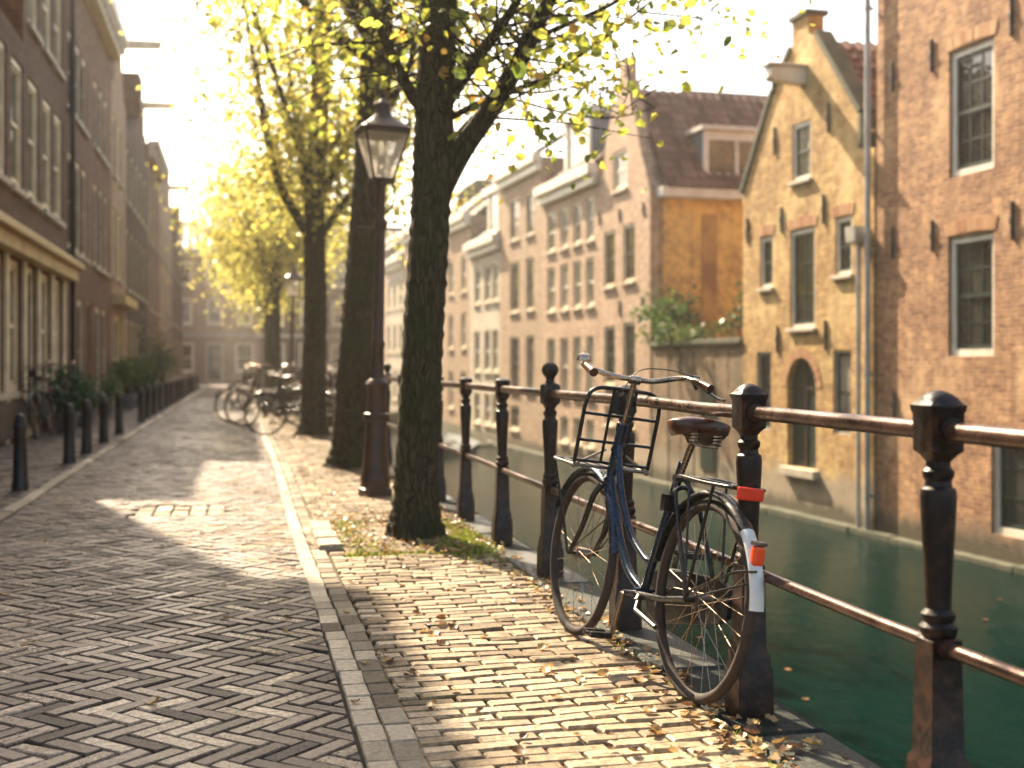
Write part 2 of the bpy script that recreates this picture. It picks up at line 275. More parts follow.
# ------------------------------------------------------------------ mesh helpers
def catmull(pts, n=6):
    pts = [Vector(p) for p in pts]
    if len(pts) < 3: return pts
    out = []; q = [pts[0] * 2 - pts[1]] + pts + [pts[-1] * 2 - pts[-2]]
    for i in range(1, len(q) - 2):
        a, b_, c, d = q[i - 1], q[i], q[i + 1], q[i + 2]
        for k in range(n):
            s = k / n
            out.append(.5 * ((2 * b_) + (c - a) * s + (2 * a - 5 * b_ + 4 * c - d) * s * s + (3 * b_ - a - 3 * c + d) * s ** 3))
    out.append(pts[-1]); return out
class MB:
    def __init__(s): s.v = []; s.f = []; s.t = []
    def add(s, vs, fs, tint=None):
        o = len(s.v); s.v.extend(tuple(p) for p in vs); s.f.extend(tuple(i + o for i in f) for f in fs)
        s.t.extend([.5 if tint is None else tint] * len(vs)); return s
    def box(s, x0, x1, y0, y1, z0, z1, M=None, tint=None):
        vs = [Vector(p) for p in ((x0, y0, z0), (x1, y0, z0), (x1, y1, z0), (x0, y1, z0), (x0, y0, z1), (x1, y0, z1), (x1, y1, z1), (x0, y1, z1))]
        if M is not None: vs = [M @ p for p in vs]
        return s.add(vs, [(0, 3, 2, 1), (4, 5, 6, 7), (0, 1, 5, 4), (1, 2, 6, 5), (2, 3, 7, 6), (3, 0, 4, 7)], tint)
    def tube(s, pts, r, n=8, cap=True, squash=None, tint=None):
        pts = [Vector(p) for p in pts]; L = len(pts)
        rs = r if isinstance(r, (list, tuple)) else [r] * L
        if len(rs) != L: rs = [rs[0] + (rs[-1] - rs[0]) * i / (L - 1) for i in range(L)] if len(rs) == 2 else [rs[min(len(rs) - 1, int(i / (L - 1) * (len(rs) - 1) + .5))] for i in range(L)]
        up = None; vs = []
        for i, p in enumerate(pts):
            d = (pts[min(i + 1, L - 1)] - pts[max(i - 1, 0)]).normalized()
            if up is None:
                up = Vector((0, 0, 1)) if abs(d.z) < .9 else Vector((0, 1, 0))
            u = (up - d * up.dot(d)).normalized(); w_ = d.cross(u); up = u
            for k in range(n):
                a = 2 * math.pi * k / n
                vs.append(p + (u * math.cos(a) * (squash or 1) + w_ * math.sin(a)) * rs[i])
        fs = [(i * n + k, i * n + (k + 1) % n, (i + 1) * n + (k + 1) % n, (i + 1) * n + k) for i in range(L - 1) for k in range(n)]
        if cap: fs += [tuple(range(n - 1, -1, -1)), tuple((L - 1) * n + k for k in range(n))]
        return s.add(vs, fs, tint)
    def loft(s, prof, n=24, c=(0, 0, 0), M=None):      # (z, half width, squareness 0..1)
        vs = []
        for z, r, q in prof:
            for k in range(n):
                a = 2 * math.pi * (k + .5) / n; cx, sx = math.cos(a), math.sin(a)
                m_ = 1 / max(abs(cx), abs(sx)); k_ = 1 + (m_ - 1) * q
                p = Vector((c[0] + r * k_ * cx, c[1] + r * k_ * sx, c[2] + z)); vs.append(M @ p if M is not None else p)
        L = len(prof)
        fs = [(i * n + k, i * n + (k + 1) % n, (i + 1) * n + (k + 1) % n, (i + 1) * n + k) for i in range(L - 1) for k in range(n)]
        fs += [tuple(range(n - 1, -1, -1)), tuple((L - 1) * n + k for k in range(n))]
        return s.add(vs, fs)
    def ball(s, c, r, n=12, sc=(1, 1, 1), M=None):
        vs = []; m_ = n // 2
        for i in range(m_ + 1):
            th = math.pi * i / m_
            for k in range(n):
                a = 2 * math.pi * k / n; rr = max(math.sin(th), .001)
                p = Vector((c[0] + r * sc[0] * rr * math.cos(a), c[1] + r * sc[1] * rr * math.sin(a), c[2] - r * sc[2] * math.cos(th)))
                vs.append(M @ p if M is not None else p)
        return s.add(vs, [(i * n + k, i * n + (k + 1) % n, (i + 1) * n + (k + 1) % n, (i + 1) * n + k) for i in range(m_) for k in range(n)])
    def prism(s, poly, a, b_, axis='y', tint=None):    # poly of (x,z) extruded along y from a to b
        n = len(poly); mk = (lambda x, z, q: (x, q, z)) if axis == 'y' else ((lambda x, z, q: (q, x, z)) if axis == 'x' else (lambda x, z, q: (x, z, q)))
        vs = [mk(x, z, a) for x, z in poly] + [mk(x, z, b_) for x, z in poly]
        return s.add(vs, [tuple(range(n)), tuple(range(2 * n - 1, n - 1, -1))] + [(i, n + i, n + (i + 1) % n, (i + 1) % n) for i in range(n)], tint)
    def build(s, name, m, parent=None, smooth=35, bevel=0, label=None):
        me = bpy.data.meshes.new(name); me.from_pydata(s.v, [], s.f); me.update()
        at = me.attributes.new('tint', 'FLOAT', 'POINT'); at.data.foreach_set('value', s.t)
        me.materials.append(MATS[m] if isinstance(m, str) else m)
        if smooth:
            me.shade_smooth(); me.set_sharp_from_angle(angle=R(smooth))
        o = bpy.data.objects.new(name, me); scene.collection.objects.link(o)
        if parent is not None: o.parent = parent
        if bevel:
            bm_ = o.modifiers.new('bevel', 'BEVEL'); bm_.width = bevel; bm_.segments = 2; bm_.limit_method = 'ANGLE'
        if label: o['label'] = label
        return o
def tag(o, label=None, cat=None, group=None, kind=None):
    if label: o['label'] = label
    if cat: o['category'] = cat
    if group: o['group'] = group
    if kind: o['kind'] = kind
    return o
def empty(name, loc=(0, 0, 0), rz=0, label=None, cat=None, group=None):
    o = bpy.data.objects.new(name, None); scene.collection.objects.link(o); o.location = loc; o.rotation_euler = (0, 0, rz)
    return tag(o, label, cat, group)
KIDS = {}
def kids(o):
    return [c for c in bpy.data.objects if c.parent == o]
def copy_tree(o, parent=None, cache=None):
    c = o.copy(); scene.collection.objects.link(c)
    if parent is not None: c.parent = parent
    for ch in kids(o): copy_tree(ch, c)
    return c
ORD = ['nearest', 'second', 'third', 'fourth', 'fifth', 'sixth', 'seventh', 'eighth', 'ninth', 'tenth', 'eleventh', 'twelfth', 'thirteenth', 'fourteenth', 'fifteenth', 'sixteenth', 'seventeenth', 'eighteenth', 'nineteenth', 'twentieth']

# ------------------------------------------------------------------ setting: land, water, quay
QX = 1.82
b = MB(); b.box(-400, QX - .05, -60, 82, -3.4, -.035); b.box(-400, 400, 82, 900, -3.4, -.036)
tag(b.build('ground', 'land', smooth=0), kind='structure')
b = MB()
pA = O2 + XL * 40; pB = O2 - XL * 130; nn = Vector((math.cos(TH), math.sin(TH), 0))
q = [pA + nn * .4, pB + nn * .4, pB + nn * 300, pA + nn * 300]
b.add([(p.x, p.y, -.2) for p in q] + [(p.x, p.y, -3.4) for p in q], [(0, 1, 2, 3), (0, 4, 5, 1)])
tag(b.build('far_ground', 'land', smooth=0), kind='structure')
b = MB(); b.add([(-600, -300, WATER), (900, -300, WATER), (900, 900, WATER), (-600, 900, WATER)], [(0, 1, 2, 3)])
tag(b.build('canal_water', 'canal_water', smooth=0), kind='structure')
b = MB(); b.box(QX - .04, QX - .003, -4, 82, -3.4, -.10)
tag(b.build('quay_wall', 'quay_brick', smooth=0), 'dark mossy brick quay wall below the near pavement edge', 'quay wall', kind='structure')
# coping stones
b = MB(); y = -2.0
while y < 82:
    L = rnd.uniform(.75, 1.15); dz = rnd.uniform(-.006, .004); t_ = rnd.random()
    x0, x1, y1 = 1.535, QX + rnd.uniform(-.008, .008), y + L - .012
    c_ = .012
    vs = [(x0, y, -.2), (x1, y, -.2), (x1, y1, -.2), (x0, y1, -.2), (x0, y, dz - c_), (x1, y, dz - c_), (x1, y1, dz - c_), (x0, y1, dz - c_),
          (x0 + c_, y + c_, dz), (x1 - c_ * 1.6, y + c_, dz), (x1 - c_ * 1.6, y1 - c_, dz), (x0 + c_, y1 - c_, dz)]
    b.add(vs, [(0, 1, 5, 4), (1, 2, 6, 5), (2, 3, 7, 6), (3, 0, 4, 7), (4, 5, 9, 8), (5, 6, 10, 9), (6, 7, 11, 10), (7, 4, 8, 11), (8, 9, 10, 11)], t_)
    y += L
tag(b.build('quay_coping', 'coping_stone', smooth=0), kind='structure')

def undul(x, y):
    return .006 * math.sin(x * 2.1 + .6 * math.sin(y * .7)) * math.cos(y * .9 + x) + .004 * math.sin(y * 2.3 + x * 3.1)
def brick(b, cx, cy, lx, ly, ang, z, tint, rr, ch=.005, dirt=.0, depth=.03):
    ca, sa = math.cos(ang), math.sin(ang); tx, ty = rr.gauss(0, .017), rr.gauss(0, .017)
    vs = []
    hx, hy = lx / 2, ly / 2
    for (ax, ay, zz) in ((hx, hy, -depth), (hx, hy, -ch), (hx - ch, hy - ch, 0)):
        for sx, sy in ((-1, -1), (1, -1), (1, 1), (-1, 1)):
            u, v = sx * ax, sy * ay
            jx, jy = (rr.uniform(-.0015, .0015), rr.uniform(-.0015, .0015)) if zz == 0 else (0, 0)
            vs.append((cx + (u + jx) * ca - (v + jy) * sa, cy + (u + jx) * sa + (v + jy) * ca, z + zz + (u * tx + v * ty if zz > -.02 else 0)))
    fs = [(8, 9, 10, 11)]
    for k in range(4):
        k2 = (k + 1) % 4
        fs += [(k, k2, 4 + k2, 4 + k), (4 + k, 4 + k2, 8 + k2, 8 + k)]
    b.add(vs, fs, min(1, max(0, tint)))
# road: herringbone laid at 45 degrees
RX0, RX1, RY1 = -1.70, .335, 44.0
W_, n_ = .070, 3; rb = MB(); rr = random.Random(5)
def clamp_x(b, x0, x1): b.v = [(min(max(p[0], x0), x1), p[1], p[2]) for p in b.v]
c45 = math.cos(R(45))
def herr(i, j):
    # lattice (1,1) and (2n,0)
    return i + 2 * n_ * j, i
cover = (-.80, -.12, 9.75, 10.45)
span = int(60 / W_)
for j in range(-160, 160):
    for i in range(-900, 900):
        ox, oy = herr(i, j)
        for (bx, by, lx, ly) in ((ox + n_ / 2, oy + .5, n_, 1), (ox + n_ + .5, oy + 1 - n_ / 2, 1, n_)):
            ux, uy = bx * W_, by * W_
            X = (ux + uy) * c45; Y = (uy - ux) * c45 + 20
            if X < RX0 - .11 or X > RX1 + .11 or Y < 1.6 or Y > RY1: continue
            if cover[0] < X < cover[1] and cover[2] < Y < cover[3]: continue
            t_ = rr.gauss(.45, .24) + (.35 if rr.random() < .08 else 0) + .12 * math.sin(Y * .8 + X * 2)
            brick(rb, X, Y, lx * W_ - rr.uniform(.007, .012), ly * W_ - rr.uniform(.007, .012), R(-45) + rr.gauss(0, .012), undul(X, Y) + rr.gauss(0, .0016), t_, rr)
ro_ = tag(rb.build('road', 'road_brick', smooth=0), kind='structure')
bm_ = bmesh.new(); bm_.from_mesh(ro_.data)
for cx_, sg in ((.341, 1), (-1.708, -1)):
    bmesh.ops.bisect_plane(bm_, geom=bm_.verts[:] + bm_.edges[:] + bm_.faces[:], plane_co=(cx_, 0, 0), plane_no=(sg, 0, 0), clear_outer=True)
bm_.to_mesh(ro_.data); bm_.free()
b = MB(); b.add([(RX0 - .12, .5, -.020), (QX - .1, .5, -.020), (QX - .1, 82, -.020), (RX0 - .12, 82, -.020)], [(0, 1, 2, 3)])
b.add([(-3.4, .5, -.016), (RX0 - .12, .5, -.016), (RX0 - .12, 82, -.016), (-3.4, 82, -.016)], [(0, 1, 2, 3)])
tag(b.build('paving_bed', 'joint_sand', smooth=0), kind='structure')
b = MB(); b.add([(RX0, RY1, -.004), (1.5, RY1, -.004), (1.5, 82, -.004), (RX0, 82, -.004)], [(0, 1, 2, 3)])
b.add([(-60, 76, -.008), (60, 76, -.008), (60, 100, -.008), (-60, 100, -.008)], [(0, 1, 2, 3)])
tag(b.build('distant_paving', 'far_paving', smooth=0), kind='structure')
# kerb strips of pale setts
b = MB()
for x0, wd, zz in ((.341, .090, -.004), (.431, .092, -.006)):
    y = 1.5
    while y < 60:
        L = rr.uniform(.15, .20)
        xx = x0 + wd / 2 + .012 * math.sin(y * .55) + rr.gauss(0, .002)
        brick(b, xx, y + L / 2, wd - .005, L - .007, rr.gauss(0, .015), zz + .010 + undul(xx, y) * .4, rr.gauss(.72 if x0 < .4 else .2, .22), rr, .005, depth=.05)
        y += L
for y, L in ((7.75, .36), (8.14, .42), (8.58, .40)):
    brick(b, .545, y + L / 2, .15, L - .012, rr.gauss(0, .01), .035, rr.gauss(.75, .1), rr, .012, depth=.08)
tag(b.build('kerb', 'kerb_stone', smooth=0), kind='structure')
# left kerb
b = MB(); y = 2
while y < 76:
    L = rr.uniform(.6, .95); brick(b, -1.76, y + L / 2, .10, L - .01, rr.gauss(0, .003), .028, rr.gauss(.6, .2), rr, .01, depth=.08); y += L
tag(b.build('left_kerb', 'kerb_stone', smooth=0), kind='structure')
# pits round the trees and the pavement
TREE_Y = [8.1, 13.67, 20.0, 34.6, 42.2, 50.0, 58.5]; TREE_X = [1.117, 1.15, 1.12, .90, .98, 1.12, 1.14]
PITS = [(7.45, 9.15)] + [(y - .75, y + .75) for y in TREE_Y[1:]]
def in_pit(x, y):
    if x < .63: return False
    return any(a < y < c_ for a, c_ in PITS)
b = MB(); row = 0; y = 1.6; PW, PL = .076, .195
while y < 60:
    x = .525 + (PL / 2 if row % 2 else 0) - PL / 2 + rr.uniform(-.02, .02)
    row += 1
    while x < 1.50:
        l0, l1 = max(x, .525), min(x + PL, 1.528)
        if l1 - l0 > .05:
            cx = (l0 + l1) / 2; yy = y + .03 * math.sin(cx * 3 + y * .4) + (cx - 1) * .05
            if not in_pit(cx, yy):
                brick(b, cx, yy, l1 - l0 - rr.uniform(.006, .011), PW - rr.uniform(.005, .010), R(3) + rr.gauss(0, .014), undul(cx, yy) + rr.gauss(0, .0025), rr.gauss(.5, .22) + .1 * math.sin(y * 1.7 + cx), rr, .007)
        x += PL
    y += PW
tag(b.build('pavement', 'pavement_brick', smooth=0), kind='structure')
b = MB(); row = 0; y = 9.0
while y < 60:
    x = -3.32 + (.1 if row % 2 else 0); row += 1
    while x < -1.85:
        l0, l1 = max(x, -3.29), min(x + .205, -1.82)
        if l1 - l0 > .05: brick(b, (l0 + l1) / 2, y, l1 - l0 - .01, .075, rr.gauss(0, .012), .02 + rr.gauss(0, .0025), rr.gauss(.40, .2), rr, .006)
        x += .205
    y += .085
tag(b.build('left_pavement', 'road_brick', smooth=0), kind='structure')
# cover of pale setts in the road
b = MB()
for i in range(5):
    for j in range(2):
        brick(b, cover[0] + .07 + i * .135, cover[2] + .18 + j * .34, .125, .32, rr.gauss(0, .01), .004, rr.gauss(.25, .15), rr, .008)
tag(b.build('drain_cover', 'kerb_stone', smooth=0), 'pale rectangular panel of stone setts set in the brick road', 'drain cover')
# soil of the pits, mounded
b = MB()
for (a, c_), tx in zip(PITS, TREE_X):
    nx, ny = 18, 30; x0, x1 = .60, 1.533; vs = []
    for j in range(ny + 1):
        for i in range(nx + 1):
            x = x0 + (x1 - x0) * i / nx; y = a + (c_ - a) * j / ny; ym = (a + c_) / 2
            e = min(1, min(i, nx - i, j, ny - j) / 3)
            d2 = (x - tx) ** 2 + (y - ym) ** 2
            vs.append((x, y, -.014 + e * (.018 + .05 * math.exp(-d2 * 7) + rr.uniform(-.005, .008))))
    b.add(vs, [(j * (nx + 1) + i, j * (nx + 1) + i + 1, (j + 1) * (nx + 1) + i + 1, (j + 1) * (nx + 1) + i) for j in range(ny) for i in range(nx)])
tag(b.build('soil', 'soil', smooth=60), kind='structure')

# ------------------------------------------------------------------ leaves
def add_leaf(b, c, size, rr, tint, flat=False, wide=.38):
    if flat:
        az = rr.uniform(0, 6.283); d = Vector((math.cos(az), math.sin(az), rr.gauss(0, .18))).normalized()
        nrm = Vector((rr.gauss(0, .28), rr.gauss(0, .28), 1)).normalized()
    else:
        d = Vector((rr.gauss(0, 1), rr.gauss(0, 1), rr.gauss(-.4, .8))).normalized()
        nrm = Vector((rr.gauss(0, 1), rr.gauss(0, 1), rr.gauss(.3, 1))).normalized()
    s_ = d.cross(nrm)
    if s_.length < .05: s_ = d.orthogonal()
    s_.normalize(); up = s_.cross(d)
    w_ = size * wide; k = rr.uniform(.05, .25) * size
    c = Vector(c)
    vs = [c, c + d * size * .3 + s_ * w_ + up * k, c + d * size * .72 + s_ * w_ * .8 + up * k * .8, c + d * size + up * k * .2, c + d * size * .72 - s_ * w_ * .8 + up * k, c + d * size * .3 - s_ * w_ + up * k]
    b.add(vs, [(0, 1, 2, 3), (0, 3, 4, 5)], tint)

# ------------------------------------------------------------------ houses
def inside(poly, x, y):
    c_ = False; n = len(poly)
    for i in range(n):
        x1, y1 = poly[i]; x2, y2 = poly[(i + 1) % n]
        if (y1 > y) != (y2 > y) and x < (x2 - x1) * (y - y1) / (y2 - y1) + x1: c_ = not c_
    return c_
def rect(x0, x1, z0, z1): return [(x0, z0), (x1, z0), (x1, z1), (x0, z1)]
def wall_mesh(outline, holes, depth, reveal=.16, front=True):
    b = MB(); vs = [Vector(p) for p in outline]; faces = [list(range(len(outline)))]
    edges = []
    for h in holes:
        o = len(vs); vs += [Vector(p) for p in h]; edges += [(o + i, o + (i + 1) % len(h)) for i in range(len(h))]
    r = delaunay_2d_cdt(vs, edges, faces, 1, 1e-5)
    fs = []
    for f in r[2]:
        cx = sum(r[0][i].x for i in f) / len(f); cy = sum(r[0][i].y for i in f) / len(f)
        if not any(inside(h, cx, cy) for h in holes): fs.append(tuple(f))
    b.add([(p.x, 0, p.y) for p in r[0]], fs)
    for h in holes:
        n = len(h); b.add([(x, 0, z) for x, z in h] + [(x, reveal, z) for x, z in h], [(i, (i + 1) % n, n + (i + 1) % n, n + i) for i in range(n)])
    n = len(outline)
    b.add([(x, 0, z) for x, z in outline] + [(x, depth, z) for x, z in outline], [((i + 1) % n, i, n + i, n + (i + 1) % n) for i in range(n)] + [tuple(range(2 * n - 1, n - 1, -1))])
    return b
def window(root, x0, x1, z0, z1, frame='white_wood', sash='green_wood', cols=2, rows=2, glass='window_glass', sill='sill_stone', mid=True, fw=.07, arch=0, y=.05, name='window', sill_drop=.07, lab=None):
    f = MB(); fr = fw
    f.box(x0, x0 + fr, y - .02, y + .09, z0, z1); f.box(x1 - fr, x1, y - .02, y + .09, z0, z1)
    f.box(x0 + fr, x1 - fr, y - .02, y + .09, z1 - fr, z1); f.box(x0 + fr, x1 - fr, y - .02, y + .09, z0, z0 + fr)
    w = f.build(name, frame, root, smooth=0, label=lab)
    a0, a1, c0, c1 = x0 + fr, x1 - fr, z0 + fr, z1 - fr; s_ = MB(); sw = .045
    s_.box(a0, a0 + sw, y + .012, y + .06, c0, c1); s_.box(a1 - sw, a1, y + .012, y + .06, c0, c1)
    s_.box(a0 + sw, a1 - sw, y + .012, y + .06, c0, c0 + sw + .02); s_.box(a0 + sw, a1 - sw, y + .012, y + .06, c1 - sw, c1)
    zm = (c0 + c1) / 2
    if mid: s_.box(a0 + sw, a1 - sw, y + .002, y + .06, zm - .03, zm + .03)
    for i in range(1, cols):
        xx = a0 + (a1 - a0) * i / cols; s_.box(xx - .012, xx + .012, y + .022, y + .055, c0 + sw + .02, c1 - sw)
    for i in range(1, rows * 2 if mid else rows):
        zz = c0 + (c1 - c0) * i / (rows * 2 if mid else rows)
        if not (mid and i == rows): s_.box(a0 + sw, a1 - sw, y + .024, y + .053, zz - .012, zz + .012)
    s_.build('sash', sash, w, smooth=0)
    if glass == 'window_glass' and rnd.random() < .3: glass = 'curtain_glass'
    g = MB(); g.box(a0, a1, y + .035, y + .042, c0, c1); g.build('pane', glass, w, smooth=0)
    if sill:
        q = MB(); q.box(x0 - .06, x1 + .06, -.07, y + .1, z0 - sill_drop, z0 - .002); q.build('sill', sill, w, smooth=0, bevel=.008)
    return w
def anchor(root, x, z0, z1):
    b = MB(); b.box(x - .019, x + .019, -.04, -.002, z0, z1); b.box(x - .03, x + .03, -.052, -.036, (z0 + z1) / 2 - .05, (z0 + z1) / 2 + .05)
    return b.build('wall_anchor', 'iron_dark', root, smooth=0, bevel=.008)
def roof_slope(root, A, B_, C_, m='roof_tile', name='roof', thick=.08, tile=.25, course=.30):
    """A, B eave ends, C the ridge end above A; rows of pantiles as real relief"""
    A, B_, C_ = Vector(A), Vector(B_), Vector(C_); u = B_ - A; v = C_ - A; Lu, Lv = u.length, v.length; u.normalize(); v.normalize(); nrm = u.cross(v).normalized()
    if nrm.z < 0: nrm = -nrm
    b = MB(); nr = max(2, int(Lv / course)); nc = max(2, int(Lu / tile))
    for j in range(nr):
        s0, s1 = Lv * j / nr, Lv * (j + 1) / nr
        for i in range(nc):
            vs = []
            for k in range(5):
                a = (i + k / 4) * Lu / nc; hgt = .03 * math.sin(math.pi * 2 * k / 4 + .6)
                vs.append(A + u * a + v * s0 + nrm * (thick + hgt + .03)); vs.append(A + u * a + v * s1 + nrm * (thick + hgt))
            tn = min(1, max(0, rr.gauss(.45, .22)))
            b.add(vs, [(2 * k, 2 * k + 2, 2 * k + 3, 2 * k + 1) for k in range(4)], tn)
            b.add([vs[0], vs[2], vs[4], vs[6], vs[8], vs[8] - nrm * .05, vs[0] - nrm * .05], [(0, 1, 2, 3, 4, 5, 6)], tn * .6)
    P = [A, B_, B_ + v * Lv, C_]
    b.add([p + nrm * .0 for p in P] + [p + nrm * (thick - .02) for p in P], [(0, 1, 2, 3), (4, 5, 6, 7), (0, 1, 5, 4), (1, 2, 6, 5), (2, 3, 7, 6), (3, 0, 4, 7)], .3)
    return b.build(name, m, root, smooth=30)

RG = 'old canal houses rising from the water on the far bank'
def rhouse(name, label, outline, depth, wm, wins, cat='house', reveal=.16, holes_extra=(), body=None):
    root = empty(name, (O2.x, O2.y, 0), ROT2, label, cat, RG)
    holes = [rect(*w_[:4]) for w_ in wins] + list(holes_extra)
    wb = wall_mesh(outline, holes, .32 if body else depth, reveal)
    if body:
        n = len(body); wb.add([(x, .321, z) for x, z in body] + [(x, depth, z) for x, z in body], [tuple(range(n)), tuple(range(2 * n - 1, n - 1, -1))] + [((i + 1) % n, i, n + i, n + (i + 1) % n) for i in range(n)])
    wb.build('wall', wm, root, smooth=0)
    for w_ in wins:
        kw = w_[4] if len(w_) > 4 else {}
        window(root, *w_[:4], **kw)
    return root
ZB = WATER - .6
# R1: tall brick building on the right
xL, xR = F(877)[0], F(877)[0] + 13.0
w1 = (F(949)[0], F(994)[0], 3.92, 5.78); w2 = (F(948)[0], F(994)[0], 1.28, 3.04); w3 = (F(991)[0], F(991)[0] + 1.5, -1.22, .25)
xs = F(994)[0] - F(949)[0]
more = [(a + 3.1, b_ + 3.1, c_, d_) for a, b_, c_, d_ in (w1, w2)]
dk = dict(frame='white_wood', sash='green_wood', cols=3, rows=2, fw=.10, y=.07, sill=None)
r1 = rhouse('brick_building', 'tall orange brick building with green sash windows at the right edge', rect(xL, xR, ZB, 10.6), 9,
            'brick_right', [w1 + (dk,), w2 + (dk,), w3 + (dict(dk, mid=False, rows=3, cols=2, name='window', lab='low dark window just above the water'),)] + [m_ + (dk,) for m_ in more] + [(w1[0], w1[1], 6.9, 8.7, dk), (more[0][0], more[0][1], 6.9, 8.7, dk)], cat='building')
# segmental brick arches over windows
def lintel(root, x0, x1, z, m='brick_arch'):
    b = MB(); n = max(4, int((x1 - x0 + .3) / .075))
    for i in range(n):
        s0 = (i + .04) / n; s1 = (i + .96) / n; cx = (x0 + x1) / 2; wd = (x1 - x0) / 2 + .04
        def pt(s, up):
            a = (s - .5) * 2; return (cx + a * (wd + up * .05), z + .03 * (1 - a * a) + up * .19 + .012)
        poly = [pt(s0, 0), pt(s1, 0), pt(s1, 1), pt(s0, 1)]
        b.prism(poly, -.012, .05, tint=min(1, max(0, rr.gauss(.5, .25))))
    return b.build('window_arch', m, root, smooth=0)
tintmat('brick_arch', [(0, (.26, .11, .05)), (.5, (.36, .18, .08)), (1, (.44, .25, .11))], .85, 30, .4)
for w_ in (w1, w2, more[0], more[1]): lintel(r1, w_[0], w_[1], w_[3])
for (px, y0, y1) in ((932, 39, 72), (1012, -6, 37), (933, 220, 252), (1013, 201, 240), (893, 62, 92), (893, 226, 258), (895, 392, 418)):
    x, za = F(px, y0); _, zb = F(px, y1); anchor(r1, x, zb, za)
b = MB(); x = F(874)[0]; b.tube([(x, -.12, ZB + .5), (x, -.12, 10.5)], .05, 10)
for z in (-1, 1, 3, 5, 7, 9): b.loft([(z - .03, .062, 0), (z + .03, .062, 0)], 12, (x, -.12, 0)); b.box(x - .02, x + .02, -.1, 0, z - .02, z + .02)
b.build('downpipe', 'pipe_zinc', r1)
b = MB(); b.box(xL - .2, xR + .2, -.35, .1, 10.4, 10.75); b.build('cornice', 'white_wood', r1, smooth=0)
# R2: yellow gabled house
a, zE = F(743, 194); c2, zE2 = F(875, 145); ap = F(803)[0]
cl, cr_ = F(792)[0], F(808)[0]; out = [(a, ZB), (c2 - .02, ZB), (c2 - .02, 4.72), (c2 - .45, 4.78), (F(860)[0], 5.35), (F(812)[0] + .12, 7.05), (cr_, 7.15), (cr_, 7.5), (cl, 7.5), (cl, 7.0), (F(772)[0], 6.30), (a, 4.60)]
slot = dict(frame='grey_wood', sash='green_wood', cols=1, rows=2, mid=False, fw=.05, sill=None)
ww = dict(frame='white_wood', sash='green_wood', cols=2, rows=2, fw=.075)
def FW(x0, x1, yt, yb, kw):
    xa, xb = F(x0)[0], F(x1)[0]; xm = (x0 + x1) / 2
    return (xa, xb, F(xm, yb)[1], F(xm, yt)[1], kw)
# arched water door
xa, xb = F(787)[0], F(816)[0]; zb_, zt_ = F(801, 468)[1], F(801, 358)[1]; rad = (xb - xa) / 2
arch = [(xa, zb_), (xb, zb_)] + [((xa + xb) / 2 + rad * math.cos(i * math.pi / 12), zt_ - rad + rad * math.sin(i * math.pi / 12)) for i in range(13)]
r2 = rhouse('gabled_house', 'yellow brick gabled canal house with hoist beam and arched water door', out, 9, 'brick_yellow',
            [FW(760, 773, 237, 288, ww), FW(790, 815, 229, 328, dict(ww, cols=2, rows=3, mid=False)), FW(835, 852, 217, 275, ww), FW(792, 811, 122, 180, ww),
             FW(757, 771, 352, 430, slot), FW(833, 851, 350, 435, slot)], holes_extra=[arch], body=[(a, ZB), (c2 - .02, ZB), (c2 - .02, 4.6), (ap, 6.95), (a, 4.45)])
d = MB(); d.prism([(x * 1 + (0 if 1 else 0), z) for x, z in arch], .12, .16)
dd = d.build('water_door', 'green_wood', r2, smooth=0)
q = MB(); q.box((xa + xb) / 2 - .02, (xa + xb) / 2 + .02, .09, .118, zb_, zt_ - .05); q.box(xa, xb, .09, .118, zt_ - rad - .04, zt_ - rad); q.build('door_rail', 'brown_wood', dd, smooth=0)
q = MB(); q.box(xa - .1, xb + .1, -.12, .1, zb_ - .16, zb_ - .002); q.build('door_sill', 'sill_stone', r2, smooth=0, bevel=.01)
q = MB()
for i in range(13):
    a0 = math.pi * (i + .06) / 13; a1 = math.pi * (i + .94) / 13; cx, cz = (xa + xb) / 2, zt_ - rad
    q.prism([(cx + r_ * math.cos(t_), cz + r_ * math.sin(t_)) for r_, t_ in ((rad + .01, a0), (rad + .2, a0), (rad + .2, a1), (rad + .01, a1))], -.012, .04, tint=rr.uniform(.2, .8))
q.build('door_arch', 'brick_arch', r2, smooth=0)
for w_ in (FW(760, 773, 237, 288, 0), FW(790, 815, 229, 328, 0), FW(835, 852, 217, 275, 0)): lintel(r2, w_[0], w_[1], w_[3])
for (px, y0, y1) in ((775, 127, 155), (829, 103, 133), (748, 218, 243), (782, 207, 233), (824, 194, 224), (778, 326, 353), (826, 320, 350)):
    x, za = F(px, y0); _, zb2 = F(px, y1); anchor(r2, x, zb2, za)
# hoist beam
b = MB(); x = ap; z0, z1 = F(803, 90)[1], F(803, 70)[1]
b.prism([(-.72, z1 - .18), (-.65, z1 - .24), (0, z1 - .28), (0, z1 + .02), (-.70, z1 + .0)], x - .13, x + .13, axis='x')
b.box(x - .18, x + .18, -.78, .0, z1 + .022, z1 + .07); b.build('hoist_beam', 'white_wood', r2, smooth=0, bevel=.01)
b = MB(); b.tube([(x, -.6, z1 - .24), (x, -.6, z1 - .36)], .02); b.ball((x, -.6, z1 - .41), .05); b.build('hoist_hook', 'iron_dark', r2)
